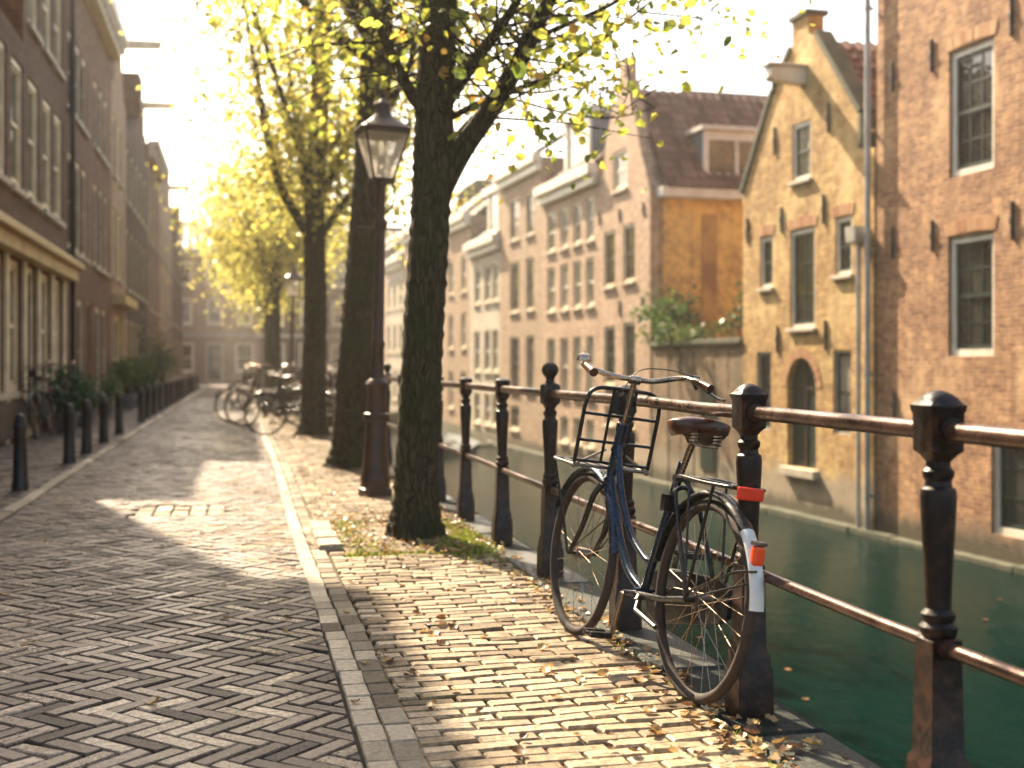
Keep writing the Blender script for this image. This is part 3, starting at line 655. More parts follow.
# coping along the gable
for P in ([out[3], out[4], out[5]], [out[9], out[10], out[11]]):
    b = MB()
    for i in range(len(P) - 1):
        (x0, z0_), (x1, z1_) = P[i], P[i + 1]; L = math.hypot(x1 - x0, z1_ - z0_); nx, nz = -(z1_ - z0_) / L, (x1 - x0) / L
        if nz < 0: nx, nz = -nx, -nz
        b.prism([(x0, z0_), (x1, z1_), (x1 + nx * .12, z1_ + nz * .12), (x0 + nx * .12, z0_ + nz * .12)], -.05, .28)
    b.build('gable_coping', 'stone_mossy', r2, smooth=0, bevel=.015)
b = MB(); b.box(cl - .05, cr_ + .05, -.06, .4, 7.502, 7.6); b.build('gable_cap', 'stone_mossy', r2, smooth=0, bevel=.015)
roof_slope(r2, (c2 + .05, .29, 4.62), (c2 + .05, 9, 4.62), (ap, .29, 7.05)); roof_slope(r2, (a - .15, 9, 4.5), (a - .15, .29, 4.5), (ap, 9, 7.05))
b = MB(); x = F(864)[0]; b.tube([(x, -.1, ZB + .6), (x, -.1, 3.2)], .045, 10); b.loft([(3.15, .06, 1), (3.2, .14, 1), (3.45, .15, 1)], 12, (x, -.12, 0)); b.build('rainwater_pipe', 'pipe_zinc', r2)
# garden wall between the houses
gx0, gx1 = F(650)[0] + .02, a - .02
root = empty('garden_wall', (O2.x, O2.y, 0), ROT2, 'stained stone garden wall with plants between the pink and yellow houses', 'garden wall')
b = MB(); n = 14
for i in range(n):
    x0, x1 = gx0 + (gx1 - gx0) * i / n, gx0 + (gx1 - gx0) * (i + 1) / n; b.box(x0, x1, .02 + rr.uniform(-.01, .01), .45, ZB, 1.55 + rr.uniform(-.03, .03))
b.build('wall', 'brick_garden', root, smooth=0)
b = MB(); b.box(gx0, gx1, -.06, .5, 1.582, 1.70); b.build('coping', 'stone_mossy', root, smooth=0, bevel=.02)
b = MB(); b.box(gx0 + 2.9, gx0 + 3.6, -.015, .1, -1.1, .7); b.build('boarded_hatch', 'green_wood', root, smooth=0)
def leaf_blob(name, m, loc, ext, n, size, seed, label, cat, group=None, extra=None, parent=None, leaf_wide=.38):
    r_ = random.Random(seed); root = empty(name, loc, 0, label, cat, group); b = MB()
    cl_ = [(r_.gauss(0, .45), r_.gauss(0, .45), r_.uniform(.15, .85)) for _ in range(9)]
    for _ in range(n):
        k = r_.choice(cl_); p = (ext[0] * (k[0] + r_.gauss(0, .28)), ext[1] * (k[1] + r_.gauss(0, .28)), max(.02, ext[2] * (k[2] + r_.gauss(0, .16))))
        add_leaf(b, p, size * r_.uniform(.6, 1.3), r_, min(1, max(0, r_.gauss(.5, .25))), wide=leaf_wide)
    b.build('foliage', m, root, smooth=0)
    s_ = MB()
    for k in cl_: s_.tube([(0, 0, -.05), (ext[0] * k[0] * .4, ext[1] * k[1] * .4, ext[2] * k[2] * .5), (ext[0] * k[0], ext[1] * k[1], ext[2] * k[2])], [.03, .012, .006], 5)
    s_.build('stem', 'bark_far', root)
    return root
def onbank(x, y, z): return O2 + XL * x + nn * y + Vector((0, 0, z))
leaf_blob('garden_shrub', 'green_leaf', onbank(gx0 + .9, .1, 1.66), (.8, .5, 1.15), 700, .12, 3, 'bright green shrub spilling over the garden wall beside the pink house', 'shrub')
leaf_blob('climbing_plant', 'green_leaf', onbank(gx0 + 2.2, .05, 1.6), (.8, .4, .5), 300, .10, 4, 'low yellowish plants on the middle of the garden wall top', 'plant')
leaf_blob('hanging_plant', 'dark_green_leaf', onbank(gx0 + 4.4, .3, 1.65), (.35, .3, 1.0), 250, .10, 6, 'dark plant at garden wall end beside the yellow house', 'plant')
# R4: pink gabled house with ochre side wall
a4, c4x = F(598)[0] + .02, F(650)[0]; ap4 = F(622)[0]
out = [(a4, ZB), (c4x, ZB), (c4x, 5.35), (F(640)[0], 6.5), (ap4 + .4, 8.35), (ap4 + .22, 8.4), (ap4 + .22, 8.95), (ap4 - .22, 8.95), (ap4 - .22, 8.4), (F(606)[0], 7.1), (F(603)[0], 6.3), (a4, 6.1)]
pw = dict(frame='cream_wood', sash='brown_wood', cols=2, rows=2, fw=.08)
tw = dict(frame='cream_wood', sash='white_wood', cols=2, rows=1, fw=.07)
r4 = rhouse('gabled_house', 'pinkish brick gabled house with ochre side wall and red tiled roof', out, 10, 'brick_pink',
            [FW(604, 615, 231, 287, pw), FW(623, 635, 224, 282, pw), FW(604, 615, 326, 385, dict(pw, sash='green_wood')), FW(623, 635, 322, 383, dict(pw, sash='green_wood')), FW(613, 627, 150, 190, dict(pw, sash='white_wood', rows=1)), FW(605, 614, 405, 425, dict(pw, mid=False)), FW(624, 634, 405, 428, dict(pw, mid=False))], body=[(a4, ZB), (c4x, ZB), (c4x, 5.3), (ap4, 8.05), (a4, 5.9)])
for (px, y0, y1) in ((620, 208, 222), (600, 212, 225), (644, 202, 216), (620, 300, 316), (643, 296, 312)):
    x, za = F(px, y0); _, zb2 = F(px, y1); anchor(r4, x, zb2, za)
b = MB(); b.box(c4x + .003, c4x + .09, .3, 10, -1.0, 5.15); b.build('side_wall', 'brick_ochre', r4, smooth=0)
b = MB(); b.box(c4x + .0, c4x + .42, .15, 10, 5.12 + .035, 5.40); b.build('gutter', 'white_wood', r4, smooth=0, bevel=.02)
b = MB(); b.box(c4x + .091, c4x + .13, .35, 1.7, 2.0, 2.5); b.box(c4x + .091, c4x + .12, 1.3, 1.7, 2.5, 4.8); b.build('wall_patch', 'plaster_ochre', r4, smooth=0, bevel=.01)
roof_slope(r4, (c4x + .40, .3, 5.36), (c4x + .40, 10, 5.36), (ap4, .3, 8.15)); roof_slope(r4, (a4 - .1, 10, 6.0), (a4 - .1, .3, 6.0), (ap4, 10, 8.15), m='roof_slate')
dm = MB(); y0, y1 = 1.35, 3.1; x0 = c4x + .05
dm.box(x0 - 1.1, x0, y0, y1, 5.75, 6.85); dormer = dm.build('dormer', 'lead', r4, smooth=0)
q = MB(); q.box(x0 + .002, x0 + .08, y0, y1, 5.72, 5.82); q.box(x0 + .002, x0 + .08, y0, y1, 6.62, 6.84); q.box(x0 + .002, x0 + .08, y0, y0 + .12, 5.82, 6.62); q.box(x0 + .002, x0 + .08, y1 - .12, y1, 5.82, 6.62); q.box(x0 + .002, x0 + .07, (y0 + y1) / 2 - .04, (y0 + y1) / 2 + .04, 5.82, 6.62)
q.box(x0 - 1.3, x0 + .2, y0 - .1, y1 + .1, 6.852, 6.95); q.build('dormer_frame', 'white_wood', dormer, smooth=0)
q = MB(); q.box(x0 + .012, x0 + .03, y0 + .12, y1 - .12, 5.82, 6.62); q.build('pane', 'window_glass', dormer, smooth=0)
# R5: flat corniced house with dormer
def flat_house(label, p0, p1, top, wm, wins, cornice='white_wood', roofm='roof_slate', dormerx=None, name='canal_house', roof_h=2.2):
    x0, x1 = F(p0)[0] + .02, F(p1)[0] - .0
    r_ = rhouse(name, label, rect(x0, x1, ZB, top), 10, wm, wins)
    b = MB(); b.box(x0, x1, -.30, -.003, top - .16, top + .12); b.box(x0, x1, -.16, -.003, top - .42, top - .163); b.build('cornice', cornice, r_, smooth=0, bevel=.02)
    ro = roof_slope(r_, (x0, -.05, top + .1), (x1, -.05, top + .1), (x0, 2.6, top + roof_h), m=roofm)
    b = MB(); b.box(x0, x1, 2.62, 10, top + .01, top + roof_h + .05); b.build('roof_top', roofm, r_, smooth=0)
    if dormerx:
        d0, d1 = dormerx; b = MB(); b.box(d0, d1, .25, 2.4, top + .15, top + 1.75); dmr = b.build('dormer', 'lead', r_, smooth=0)
        q = MB(); q.box(d0 - .12, d0 + .16, .17, .248, top + .13, top + 1.7); q.box(d1 - .16, d1 + .12, .17, .248, top + .13, top + 1.7); q.box(d0 - .2, d1 + .2, .1, 2.45, top + 1.752, top + 1.95); q.build('dormer_frame', 'white_wood', dmr, smooth=0)
        q = MB(); q.box(d0 + .16, d1 - .16, .22, .247, top + .2, top + 1.65); q.build('pane', 'window_glass', dmr, smooth=0)
    return r_
xs_ = [(547, 555), (560, 568), (573, 581), (586, 594)]
wn5 = []
for (p0, p1) in xs_:
    xa, xb = F(p0)[0], F(p1)[0]
    for z0, z1 in ((4.55, 5.75), (2.75, 4.1), (.25, 1.95), (-1.1, -.35)): wn5.append((xa, xb, z0, z1, dict(tw, rows=1, mid=z1 - z0 > 1)))
r5 = flat_house('pink brick canal house with white cornice and white dormer', 542, 598, 6.45, 'brick_pink', wn5, roofm='roof_tile', dormerx=(F(560)[0], F(582)[0]))
wn6 = [(F(510)[0], F(519)[0], z0, z1, dict(pw)) for z0, z1 in ((5.3, 6.7), (2.9, 4.6), (.3, 2.1), (-1.0, -.2))] + [(F(526)[0], F(534)[0], z0, z1, dict(pw)) for z0, z1 in ((5.3, 6.7), (2.9, 4.6), (.3, 2.1))]
r6 = flat_house('tall narrow tan canal house with two dark window columns', 500, 542, 7.6, 'brick_tan', wn6, roof_h=1.8)
wn7 = [(F(p0)[0], F(p0 + 6)[0], z0, z1, dict(tw)) for p0 in (474, 484, 492) for z0, z1 in ((3.4, 4.8), (.9, 2.4), (-1.0, .1))]
r7 = flat_house('low whitewashed canal house with dark roof between tan houses', 470, 500, 5.6, 'brick_white', wn7, dormerx=(F(484)[0], F(493)[0]))
for k, (p0, p1, top, wm, lab) in enumerate(((445, 470, 6.9, 'brick_tan', 'tan canal house just right of the nearest tree trunk'), (423, 445, 6.2, 'brick_pink', 'distant pink canal house partly behind the nearest trunk'),
                        (404, 423, 7.4, 'brick_tan', 'distant tall canal house hidden behind the nearest trunk'), (386, 404, 6.4, 'brick_white', 'pale distant canal house between lamp post and nearest trunk'), (368, 386, 7.2, 'brick_pink', 'distant pink canal house behind the street lamp'), (350, 368, 6.6, 'brick_tan', 'farthest canal house seen beyond the second trunk'))):
    x0, x1 = F(p0)[0], F(p1)[0]; n = max(2, int((x1 - x0) / 1.6)); ws = []
    for i in range(n):
        xx = x0 + (x1 - x0) * (i + .5) / n
        for z0, z1 in ((4.0, 5.4), (1.8, 3.2), (-.6, .9)): ws.append((xx - .42, xx + .42, z0, z1, dict(tw)))
    flat_house(lab, p0, p1, top, wm, ws)
# stone ledge at the waterline
b = MB(); x = F(345)[0]
while x < xR:
    L = rr.uniform(.9, 1.6); b.box(x, x + L - .015, -.20 + rr.uniform(-.02, .02), -.003, WATER - .4, WATER + .09 + rr.uniform(-.02, .02)); x += L
o = b.build('far_quay_ledge', 'stone_mossy', None, smooth=0, bevel=.015); o.location = (O2.x, O2.y, 0); o.rotation_euler = (0, 0, ROT2)
tag(o, kind='structure')

# ------------------------------------------------------------------ left row
LG = 'brown brick houses in a row along the left pavement'
def lhouse(label, y0, y1, top, wm, wins, depth=10, extra_holes=(), gable=None, cornice=None, name='row_house', top2=None):
    root = empty(name, (-3.3, 0, 0), R(90), label, 'house', LG)
    out = rect(y0, y1, -.3, top) if not gable else [(y0, -.3), (y1, -.3), (y1, top)] + gable + [(y0, top2 or top)]
    wall_mesh(out, [rect(*w_[:4]) for w_ in wins], depth, .16).build('wall', wm, root, smooth=0)
    for w_ in wins: window(root, *w_[:4], **(w_[4] if len(w_) > 4 else {}))
    if cornice:
        b = MB(); b.box(y0, y1, -.42, -.003, top - .18, top + .1); b.box(y0, y1, -.26, -.003, top - .5, top - .183)
        n = int((y1 - y0) / .6)
        for i in range(n): xx = y0 + (y1 - y0) * (i + .5) / n; b.box(xx - .06, xx + .06, -.38, -.262, top - .42, top - .183)
        b.build('cornice', cornice, root, smooth=0, bevel=.015)
    return root
lw = dict(frame='cream_wood', sash='cream_wood', cols=1, rows=1, fw=.10, sill_drop=.10)
lwd = dict(frame='cream_wood', sash='brown_wood', cols=1, rows=1, fw=.10, sill_drop=.10)
def row(ys, z0, z1, wd, kw): return [(y - wd / 2, y + wd / 2, z0, z1, kw) for y in ys]
def hoist(root, y, z, L=1.0):
    b = MB(); b.prism([(-L, z - .02), (-L + .05, z - .14), (0, z - .18), (0, z + .06), (-L, z + .06)], y - .09, y + .09, axis='x'); b.build('hoist_beam', 'cream_wood', root, smooth=0)
b0 = lhouse('brown brick house out of view past the left edge, raised to shade the road', 5.5, 17.88, 10.9, 'brick_brown', row((7, 8.6, 10.2, 11.8, 13.4, 15, 16.6), 3.8, 5.75, 1.05, lw) + row((7, 8.6, 10.2, 11.8, 13.4, 15, 16.6), 6.5, 8.1, 1.05, lw) + row((7, 9, 11, 13.4, 16), .6, 2.7, 1.3, lw), cornice='cornice_wood')  # unseen from the camera, added and sized for its shadow on the near road
Y1 = YL(68)
gw = [(18.0, 18.75, .75, 2.72, dict(lw, cols=1)), (18.9, 20.1, .75, 2.72, dict(lw)), (22.0, 23.1, .75, 2.72, dict(lw)), (23.3, 24.5, .75, 2.72, dict(lw))]
dr = [(20.5, 21.5, .02, 2.72, dict(lwd, mid=False, sill=None, name='door', glass='window_glass', rows=2))]
b1 = lhouse('dark brick house with cream shopfront and long yellow cornice', 17.9, Y1 - .02, 8.9, 'brick_brown', row((18.5, 19.9, 21.4, 22.9, 24.2), 3.82, 5.75, 1.0, lw) + row((21.4, 22.9, 24.2), 6.6, 8.2, 1.0, lw) + gw + dr, gable=[(20.4, 8.9), (20.4, 6.15)], top2=6.15)  # near end of the wall lowered to let sun onto the road
b = MB(); b.box(10, Y1 - .1, -.34, -.003, 2.98, 3.10); b.box(10, Y1 - .1, -.22, -.003, 2.76, 2.977)
b.prism([(-.34, 3.102), (-.003, 3.102), (-.003, 3.22)], 10, Y1 - .1, axis='x'); b.build('shop_cornice', 'cornice_wood', b1, smooth=0, bevel=.015)
for yy in (18.75, 20.25, 21.62, 23.15, 24.62): b = MB(); b.box(yy, yy + .2, -.06, -.003, 0, 2.757); b.build('shop_pilaster', 'cream_wood', b1, smooth=0, bevel=.01)
b = MB(); b.box(17.95, 20.2, -.09, -.064, .1, .62); b.build('shop_panel', 'brown_wood', b1, smooth=0); b = MB(); b.box(22.0, 24.55, -.09, -.064, .1, .62); b.build('shop_panel', 'brown_wood', b1, smooth=0)
Y2 = YL(112)
ys2 = [25.95, 27.05, 28.15, 30.3, 31.4, 32.5]
b2 = lhouse('brown brick house with white top cornice and tall windows', Y1, Y2 - .02, 9.6, 'brick_brown_red', row(ys2, 6.2, 7.75, .85, lwd) + row(ys2, 3.45, 5.35, .85, lwd) + [(26.9, 27.9, .35, 2.5, dict(lwd, glass='curtain_glass')), (28.6, 29.5, .02, 2.6, dict(lwd, mid=False, sill=None, name='door', frame='yellow_door')), (30.2, 31.2, .5, 2.5, lwd), (31.6, 32.6, .5, 2.5, lwd)], cornice='white_wood')
b = MB(); b.tube([(Y1 - .01, -.1, 0), (Y1 - .01, -.1, 8.6)], .05, 8); b.build('downpipe', 'iron_dark', b2)
Y3 = YL(126)
b3 = lhouse('narrow house with tall neck gable and white hoist beam', Y2, Y3 - .02, 8.6, 'brick_tan', row((34.6, 36.2), 6.2, 7.8, .8, lwd) + row((34.6, 36.2), 3.5, 5.3, .8, lw) + [(34.3, 36.6, .1, 2.5, dict(lw, frame='cornice_wood', glass='curtain_glass', cols=3, rows=1))], gable=[(Y3 - .7, 8.7), (Y3 - 1.2, 9.7), (Y3 - 1.5, 11.0), (Y3 - 2.6, 11.1), (Y3 - 3.0, 9.7), (Y2 + .6, 8.7)])
hoist(b3, Y3 - 2.0, 10.1, 1.15); b = MB(); b.box(Y2, Y3 - .03, -.35, -.003, 2.75, 3.0); b.build('shop_cornice', 'cornice_wood', b3, smooth=0)
Y4 = YL(148)
ys4 = (38.6, 40.2, 41.8, 43.4, 45.2)
b4 = lhouse('dark brick house with stepped gable and grey hoist beam', Y3, Y4 - .02, 8.3, 'brick_dark', row(ys4, 6, 7.6, .85, lwd) + row(ys4, 3.4, 5.2, .85, lwd) + row(ys4, .5, 2.5, .95, lw), gable=[(Y4 - .8, 8.4), (Y4 - .8, 9.2), (Y4 - 1.6, 9.2), (Y4 - 1.6, 10.1), (Y4 - 2.4, 10.1), (Y4 - 2.4, 10.9), (Y4 - 3.6, 10.9), (Y4 - 3.6, 9.4), (Y4 - 6, 8.4)])
hoist(b4, Y4 - 3.0, 10.0, 1.1)
Y5 = YL(160); Y6 = YL(172)
for k, (y0, y1, top, wm, lab) in enumerate(((Y4, Y5 - .02, 9.2, 'brick_brown_red', 'reddish brown row house in the hazy middle of the row'), (Y5, Y6 - .02, 8.0, 'brick_tan', 'pale distant row house with pointed gable and hoist beam'), (Y6, 74, 7.6, 'brick_brown', 'farthest brown row house at the end of the street'))):
    n = max(2, int((y1 - y0) / 1.7)); ys = [y0 + (y1 - y0) * (i + .5) / n for i in range(n)]
    hs = lhouse(lab, y0, y1, top, wm, row(ys, 5.7, 7.2, .85, lw) + row(ys, 3.2, 4.9, .85, lwd) + row(ys, .5, 2.5, 1.0, lw), gable=[(y1 - 1, top + .1), (y1 - 2.2, top + 2.3), (y1 - 3.0, top + 2.3), (y1 - 4.4, top + .1)] if k else None, cornice='grey_wood' if not k else None)
    if k: hoist(hs, y1 - 2.6, top + 1.5, 1.0)
# street end
def end_house(x0, x1, y, top, wm, label, n):
    root = empty('end_house', (0, y, 0), 0, label, 'house', 'grey houses closing the far end of the street')
    ws = []; 
    for i in range(n):
        xx = x0 + (x1 - x0) * (i + .5) / n
        ws += [(xx - .5, xx + .5, 6.4, 7.9, lw), (xx - .5, xx + .5, 3.8, 5.5, lw)]
        ws += [(xx - .55, xx + .55, .02, 2.6, dict(lw, mid=False, sill=None, name='door', sash='green_wood'))] if i % 2 else [(xx - .6, xx + .6, .7, 2.6, lw)]
    wall_mesh(rect(x0, x1, -.3, top), [rect(*w_[:4]) for w_ in ws], 10).build('wall', wm, root, smooth=0)
    for w_ in ws: window(root, *w_[:4], **w_[4])
    b = MB(); b.box(x0, x1, -.4, -.003, top - .3, top + .1); b.box(x0, x1, -.1, -.003, 3.0, 3.2); b.build('cornice', 'grey_wood', root, smooth=0)
    roof_slope(root, (x0, -.05, top + .1), (x1, -.05, top + .1), (x0, 3, top + 2), m='roof_slate', tile=.5, course=.5)
end_house(-14, -4.6, 84, 9.2, 'brick_brown', 'brown house at street end behind the left row', 4)
end_house(-4.58, 1.2, 84, 8.6, 'brick_tan', 'tan house closing the street with green doors', 3)
end_house(1.22, 7.5, 84, 9.4, 'brick_dark', 'dark house at street end behind the tree trunks', 3)
end_house(7.52, 15, 84, 8.8, 'brick_tan', 'pale house at street end beside the far canal bank', 3)
# far bridge
root = empty('canal_bridge', (0, 0, 0), 0, 'low brick arch bridge crossing the canal in the distance', 'bridge')
cx, hw = 3.9, 2.3; poly = [(QX - .05, -2.2), (cx - 1.7, -2.2)] + [(cx - 1.7 * math.cos(i * math.pi / 12), -1.55 + 1.15 * math.sin(i * math.pi / 12)) for i in range(13)] + [(cx + 1.7, -2.2), (9.5, -2.2), (9.5, .1), (QX - .05, .1)]
b = MB(); b.prism(poly, 76, 81.9); b.build('arch_wall', 'quay_brick', root, smooth=0)
b = MB(); b.box(QX, 9.5, 75.9, 76.1, .102, .9); b.build('parapet', 'stone_pale', root, smooth=0)

# ------------------------------------------------------------------ railing
rail = empty('canal_railing', (1.64, 0, 0), 0, 'rusty brown iron railing with turned posts along the canal edge', 'railing')
POSTP = [(0, .068, 1), (.15, .066, 1), (.165, .060, 1), (.20, .058, 1), (.215, .049, 1), (.47, .043, 1), (.492, .044, 1), (.497, .040, .3), (.507, .049, 0), (.522, .050, 0), (.533, .040, 0), (.543, .045, 0), (.553, .045, 0),
         (.565, .034, 0), (.60, .035, 0), (.70, .040, 0), (.79, .046, 0), (.835, .048, 0), (.852, .045, 0), (.858, .036, 0), (.872, .034, 0), (.882, .041, 0), (.896, .042, 0), (.905, .032, 0), (.918, .032, 0), (.935, .046, .3), (.944, .050, .8),
         (1.033, .051, .8), (1.041, .055, .8), (1.054, .055, .9), (1.058, .050, .7), (1.070, .044, .4), (1.080, .033, .2), (1.087, .018, 0), (1.090, .001, 0)]
SMALLP = POSTP[:26] + [(.944, .046, 1), (1.030, .046, 1), (1.038, .050, 1), (1.05, .048, 1), (1.062, .02, .5), (1.064, .001, 0)]
BALLP = POSTP[:26] + [(.944, .05, 1), (1.035, .05, 1), (1.045, .05, .3), (1.055, .03, 0), (1.07, .022, 0), (1.082, .025, 0)] + [(1.122 - .046 * math.cos(R(a_)), .046 * math.sin(R(a_)), 0) for a_ in range(40, 181, 14)]
def post(prof, y, parent, n=28):
    b = MB(); b.loft([(z, r_ * (.9 if z < 1.06 or prof is not BALLP else 1), q) for z, r_, q in prof], n); o = b.build('post', 'iron_post', parent, smooth=32); o.location = (0, y, 0); return o
P_big = post(POSTP, 2.70, rail); p_ = post(POSTP, 3.84, rail); p_['label'] = 'square headed post behind the bicycle saddle'
p_ball = post(BALLP, 6.54, rail); p_ball['label'] = 'post topped by a round ball finial'
p_small = post(SMALLP, 5.19, rail, 24)
def cp(src, y):
    c = src.copy(); scene.collection.objects.link(c); c.parent = rail; c.location = (rnd.uniform(-.004, .004), y, rnd.uniform(-.005, .003)); c.rotation_euler = (rnd.gauss(0, .006), rnd.gauss(0, .006), rnd.gauss(0, .02)); return c
cp(P_big, 1.5); ys_ = [7.83, 9.12]
for y in ys_: cp(p_small, y)
y = 10.41; k = 0
while y < 62: cp(p_ball if k % 4 == 3 else p_small, y); y += 1.29; k += 1
def rail_part(nm, z, r_):
    pts = []; y = .4
    while y < 62: pts.append((rnd.gauss(0, .0015), y, z + rnd.gauss(0, .002))); y += .645
    b = MB(); b.tube(pts, r_, 14); return b.build(nm, 'iron_rail', rail, smooth=60)
rail_part('top_rail', .995, .0235); rail_part('lower_rail', .475, .0175)
b = MB()
for y in (2.70, 3.84, 5.19, 6.54, 7.83, 9.12):
    for z, r_ in ((.995, .031), (.475, .025)):
        for s in (-1, 1): b.tube([(0, y + s * .036, z), (0, y + s * .062, z)], r_, 12)
b.build('rail_collar', 'iron_post', rail)

# ------------------------------------------------------------------ street lamps
def make_lamp(label):
    root = empty('street_lamp', (0, 0, 0), 0, label, 'street lamp', 'old lantern street lamps along the canal')
    b = MB(); b.loft([(0, .145, .5), (.06, .145, .5), (.07, .13, .4), (.12, .13, .3), (.14, .138, 0), (.16, .13, 0), (.24, .118, 0), (.42, .103, 0), (.62, .096, 0), (.655, .094, 0), (.66, .115, 0), (.69, .122, 0), (.72, .115, 0), (.73, .092, 0), (.90, .085, 0), (.95, .09, 0), (.98, .105, 0), (1.01, .088, 0), (1.03, .062, 0),
                      (1.08, .058, 0), (1.3, .055, 0), (1.32, .064, 0), (1.35, .064, 0), (1.37, .052, 0), (2.0, .047, 0), (2.35, .044, 0), (2.36, .056, 0), (2.40, .060, 0), (2.44, .05, 0), (2.46, .04, 0), (2.72, .036, 0), (2.76, .055, 0), (2.78, .05, 0)], 20)
    b.build('pole', 'lamp_paint', root)
    b = MB()
    for s in (-1, 1):
        for ax in (0, 1):
            pts = [(.04 * s, 0, 2.50), (.10 * s, 0, 2.56), (.13 * s, 0, 2.68), (.10 * s, 0, 2.80)]
            if ax: pts = [(0, p[0], p[2]) for p in pts]
            b.tube(catmull(pts, 5), .009, 6)
    b.tube([(-.20, 0, 2.36), (.20, 0, 2.36)], .011, 8); b.build('bracket', 'lamp_paint', root)
    z0, z1, w0, w1 = 2.80, 3.20, .09, .195
    b = MB(); b.box(-w0 - .015, w0 + .015, -w0 - .015, w0 + .015, z0 - .03, z0)
    for sx in (-1, 1):
        for sy in (-1, 1): b.tube([(sx * w0, sy * w0, z0), (sx * w1, sy * w1, z1)], .011, 6)
    for s in (-1, 1):
        b.tube([(s * w1, -w1, z1), (s * w1, w1, z1)], .014, 6); b.tube([(-w1, s * w1, z1), (w1, s * w1, z1)], .014, 6)
    lan = b.build('lantern', 'lamp_paint', root, smooth=0)
    g = MB(); e = .006
    for a_ in range(4):
        M_ = Matrix.Rotation(a_ * math.pi / 2, 4, 'Z')
        g.add([M_ @ Vector(p) for p in ((-w0 + e, -w0 + e, z0), (w0 - e, -w0 + e, z0), (w1 - e, -w1 + e, z1), (-w1 + e, -w1 + e, z1))], [(0, 1, 2, 3)])
    g.build('glass', 'lamp_glass', lan, smooth=0)
    g = MB(); g.loft([(z0, .03, 0), (z0 + .08, .02, 0), (z0 + .1, .035, 0), (z0 + .17, .04, 0), (z0 + .21, .02, 0)], 12); g.build('bulb', 'white_paint', lan)
    b = MB(); b.loft([(z1 + .01, .215, 1), (z1 + .035, .225, 1), (z1 + .05, .21, 1), (z1 + .11, .13, 1), (z1 + .15, .085, .8), (z1 + .17, .08, .3), (z1 + .19, .075, 0), (z1 + .24, .07, 0), (z1 + .25, .085, 0), (z1 + .265, .08, 0), (z1 + .30, .03, 0), (z1 + .32, .022, 0)], 24)
    b.ball((0, 0, z1 + .345), .032, 10); b.build('lantern_roof', 'lamp_paint', root)
    return root
lamp = make_lamp('tall reddish brown lantern lamp between the two nearest trunks')
lamp.location = (1.158, 10.99, 0); lamp.rotation_euler = (0, R(1.2), R(8))
l2 = copy_tree(lamp); l2.location = (1.16, 30.1, 0); l2['label'] = 'smaller looking distant lantern lamp behind the parked bicycles'
l3 = copy_tree(lamp); l3.location = (1.12, 54, 0); l3['label'] = 'farthest lantern lamp near the end of the street'

# ------------------------------------------------------------------ bollards
bo = MB(); bo.loft([(-.02, .075, .0), (.06, .075, 0), (.075, .068, 0), (.30, .060, 0), (.54, .052, 0), (.56, .060, 0), (.585, .062, 0), (.60, .054, 0), (.64, .050, 0), (.675, .034, 0), (.69, .012, 0), (.692, .001, 0)], 20)
bol = bo.build('bollard', 'bollard_paint')
ys_ = [11.9, 15.06, 16.7, 18.9, 21.3, 25.6, 27.5, 29.5, 31.8, 34.2, 36.6, 39.0, 41.6, 44.4, 47.4, 50.6, 54.0, 57.6]
for i, y in enumerate(ys_):
    o = bol if i == 0 else bol.copy()
    if i: scene.collection.objects.link(o)
    o.location = (-1.94 + rnd.uniform(-.015, .015), y, .02); o.rotation_euler = (rnd.gauss(0, .015), rnd.gauss(0, .015), rnd.uniform(0, 6))
    tag(o, ('%s black iron bollard along the left kerb%s' % (ORD[i], '' if i == 0 else ', counting from the camera')), 'bollard', 'black bollards along the left kerb')

# ------------------------------------------------------------------ bicycle
def wheel(parent, cx, rad=.345, steer=None, spokes=28, name='wheel'):
    b = MB(); n = 56; pts = [(cx + (rad - .019) * math.cos(2 * math.pi * k / n), 0, rad + (rad - .019) * math.sin(2 * math.pi * k / n)) for k in range(n + 1)]
    b.tube(pts, .019, 10, cap=False); tyre = b.build('wheel', 'tyre', parent, smooth=80)
    b = MB(); vs = []
    prof = [(.325 - .345 + rad, .012), (.3255 - .345 + rad, -.012), (.312 - .345 + rad, -.011), (.309 - .345 + rad, 0), (.312 - .345 + rad, .011)]
    for k in range(n):
        a = 2 * math.pi * k / n
        for r_, y_ in prof: vs.append((cx + r_ * math.cos(a), y_, rad + r_ * math.sin(a)))
    m_ = len(prof); b.add(vs, [(k * m_ + i, ((k + 1) % n) * m_ + i, ((k + 1) % n) * m_ + (i + 1) % m_, k * m_ + (i + 1) % m_) for k in range(n) for i in range(m_)])
    b.build('rim', 'dull_steel', tyre, smooth=60)
    b = MB()
    for k in range(spokes):
        a = 2 * math.pi * k / spokes; a2 = a + (1 if k % 4 < 2 else -1) * .95; s = 1 if k % 2 else -1
        b.tube([(cx + .024 * math.cos(a2), s * .028, rad + .024 * math.sin(a2)), (cx + (rad - .034) * math.cos(a), 0, rad + (rad - .034) * math.sin(a))], .0011, 4, cap=False)
    b.build('spokes', 'chrome', tyre)
    b = MB(); b.tube([(cx, -.033, rad), (cx, .033, rad)], .021, 12); b.tube([(cx, -.06, rad), (cx, .06, rad)], .007, 8)
    for s in (-1, 1): b.tube([(cx, s * .028, rad), (cx, s * .031, rad)], .03, 14)
    b.build('hub', 'dull_steel', tyre)
    return tyre
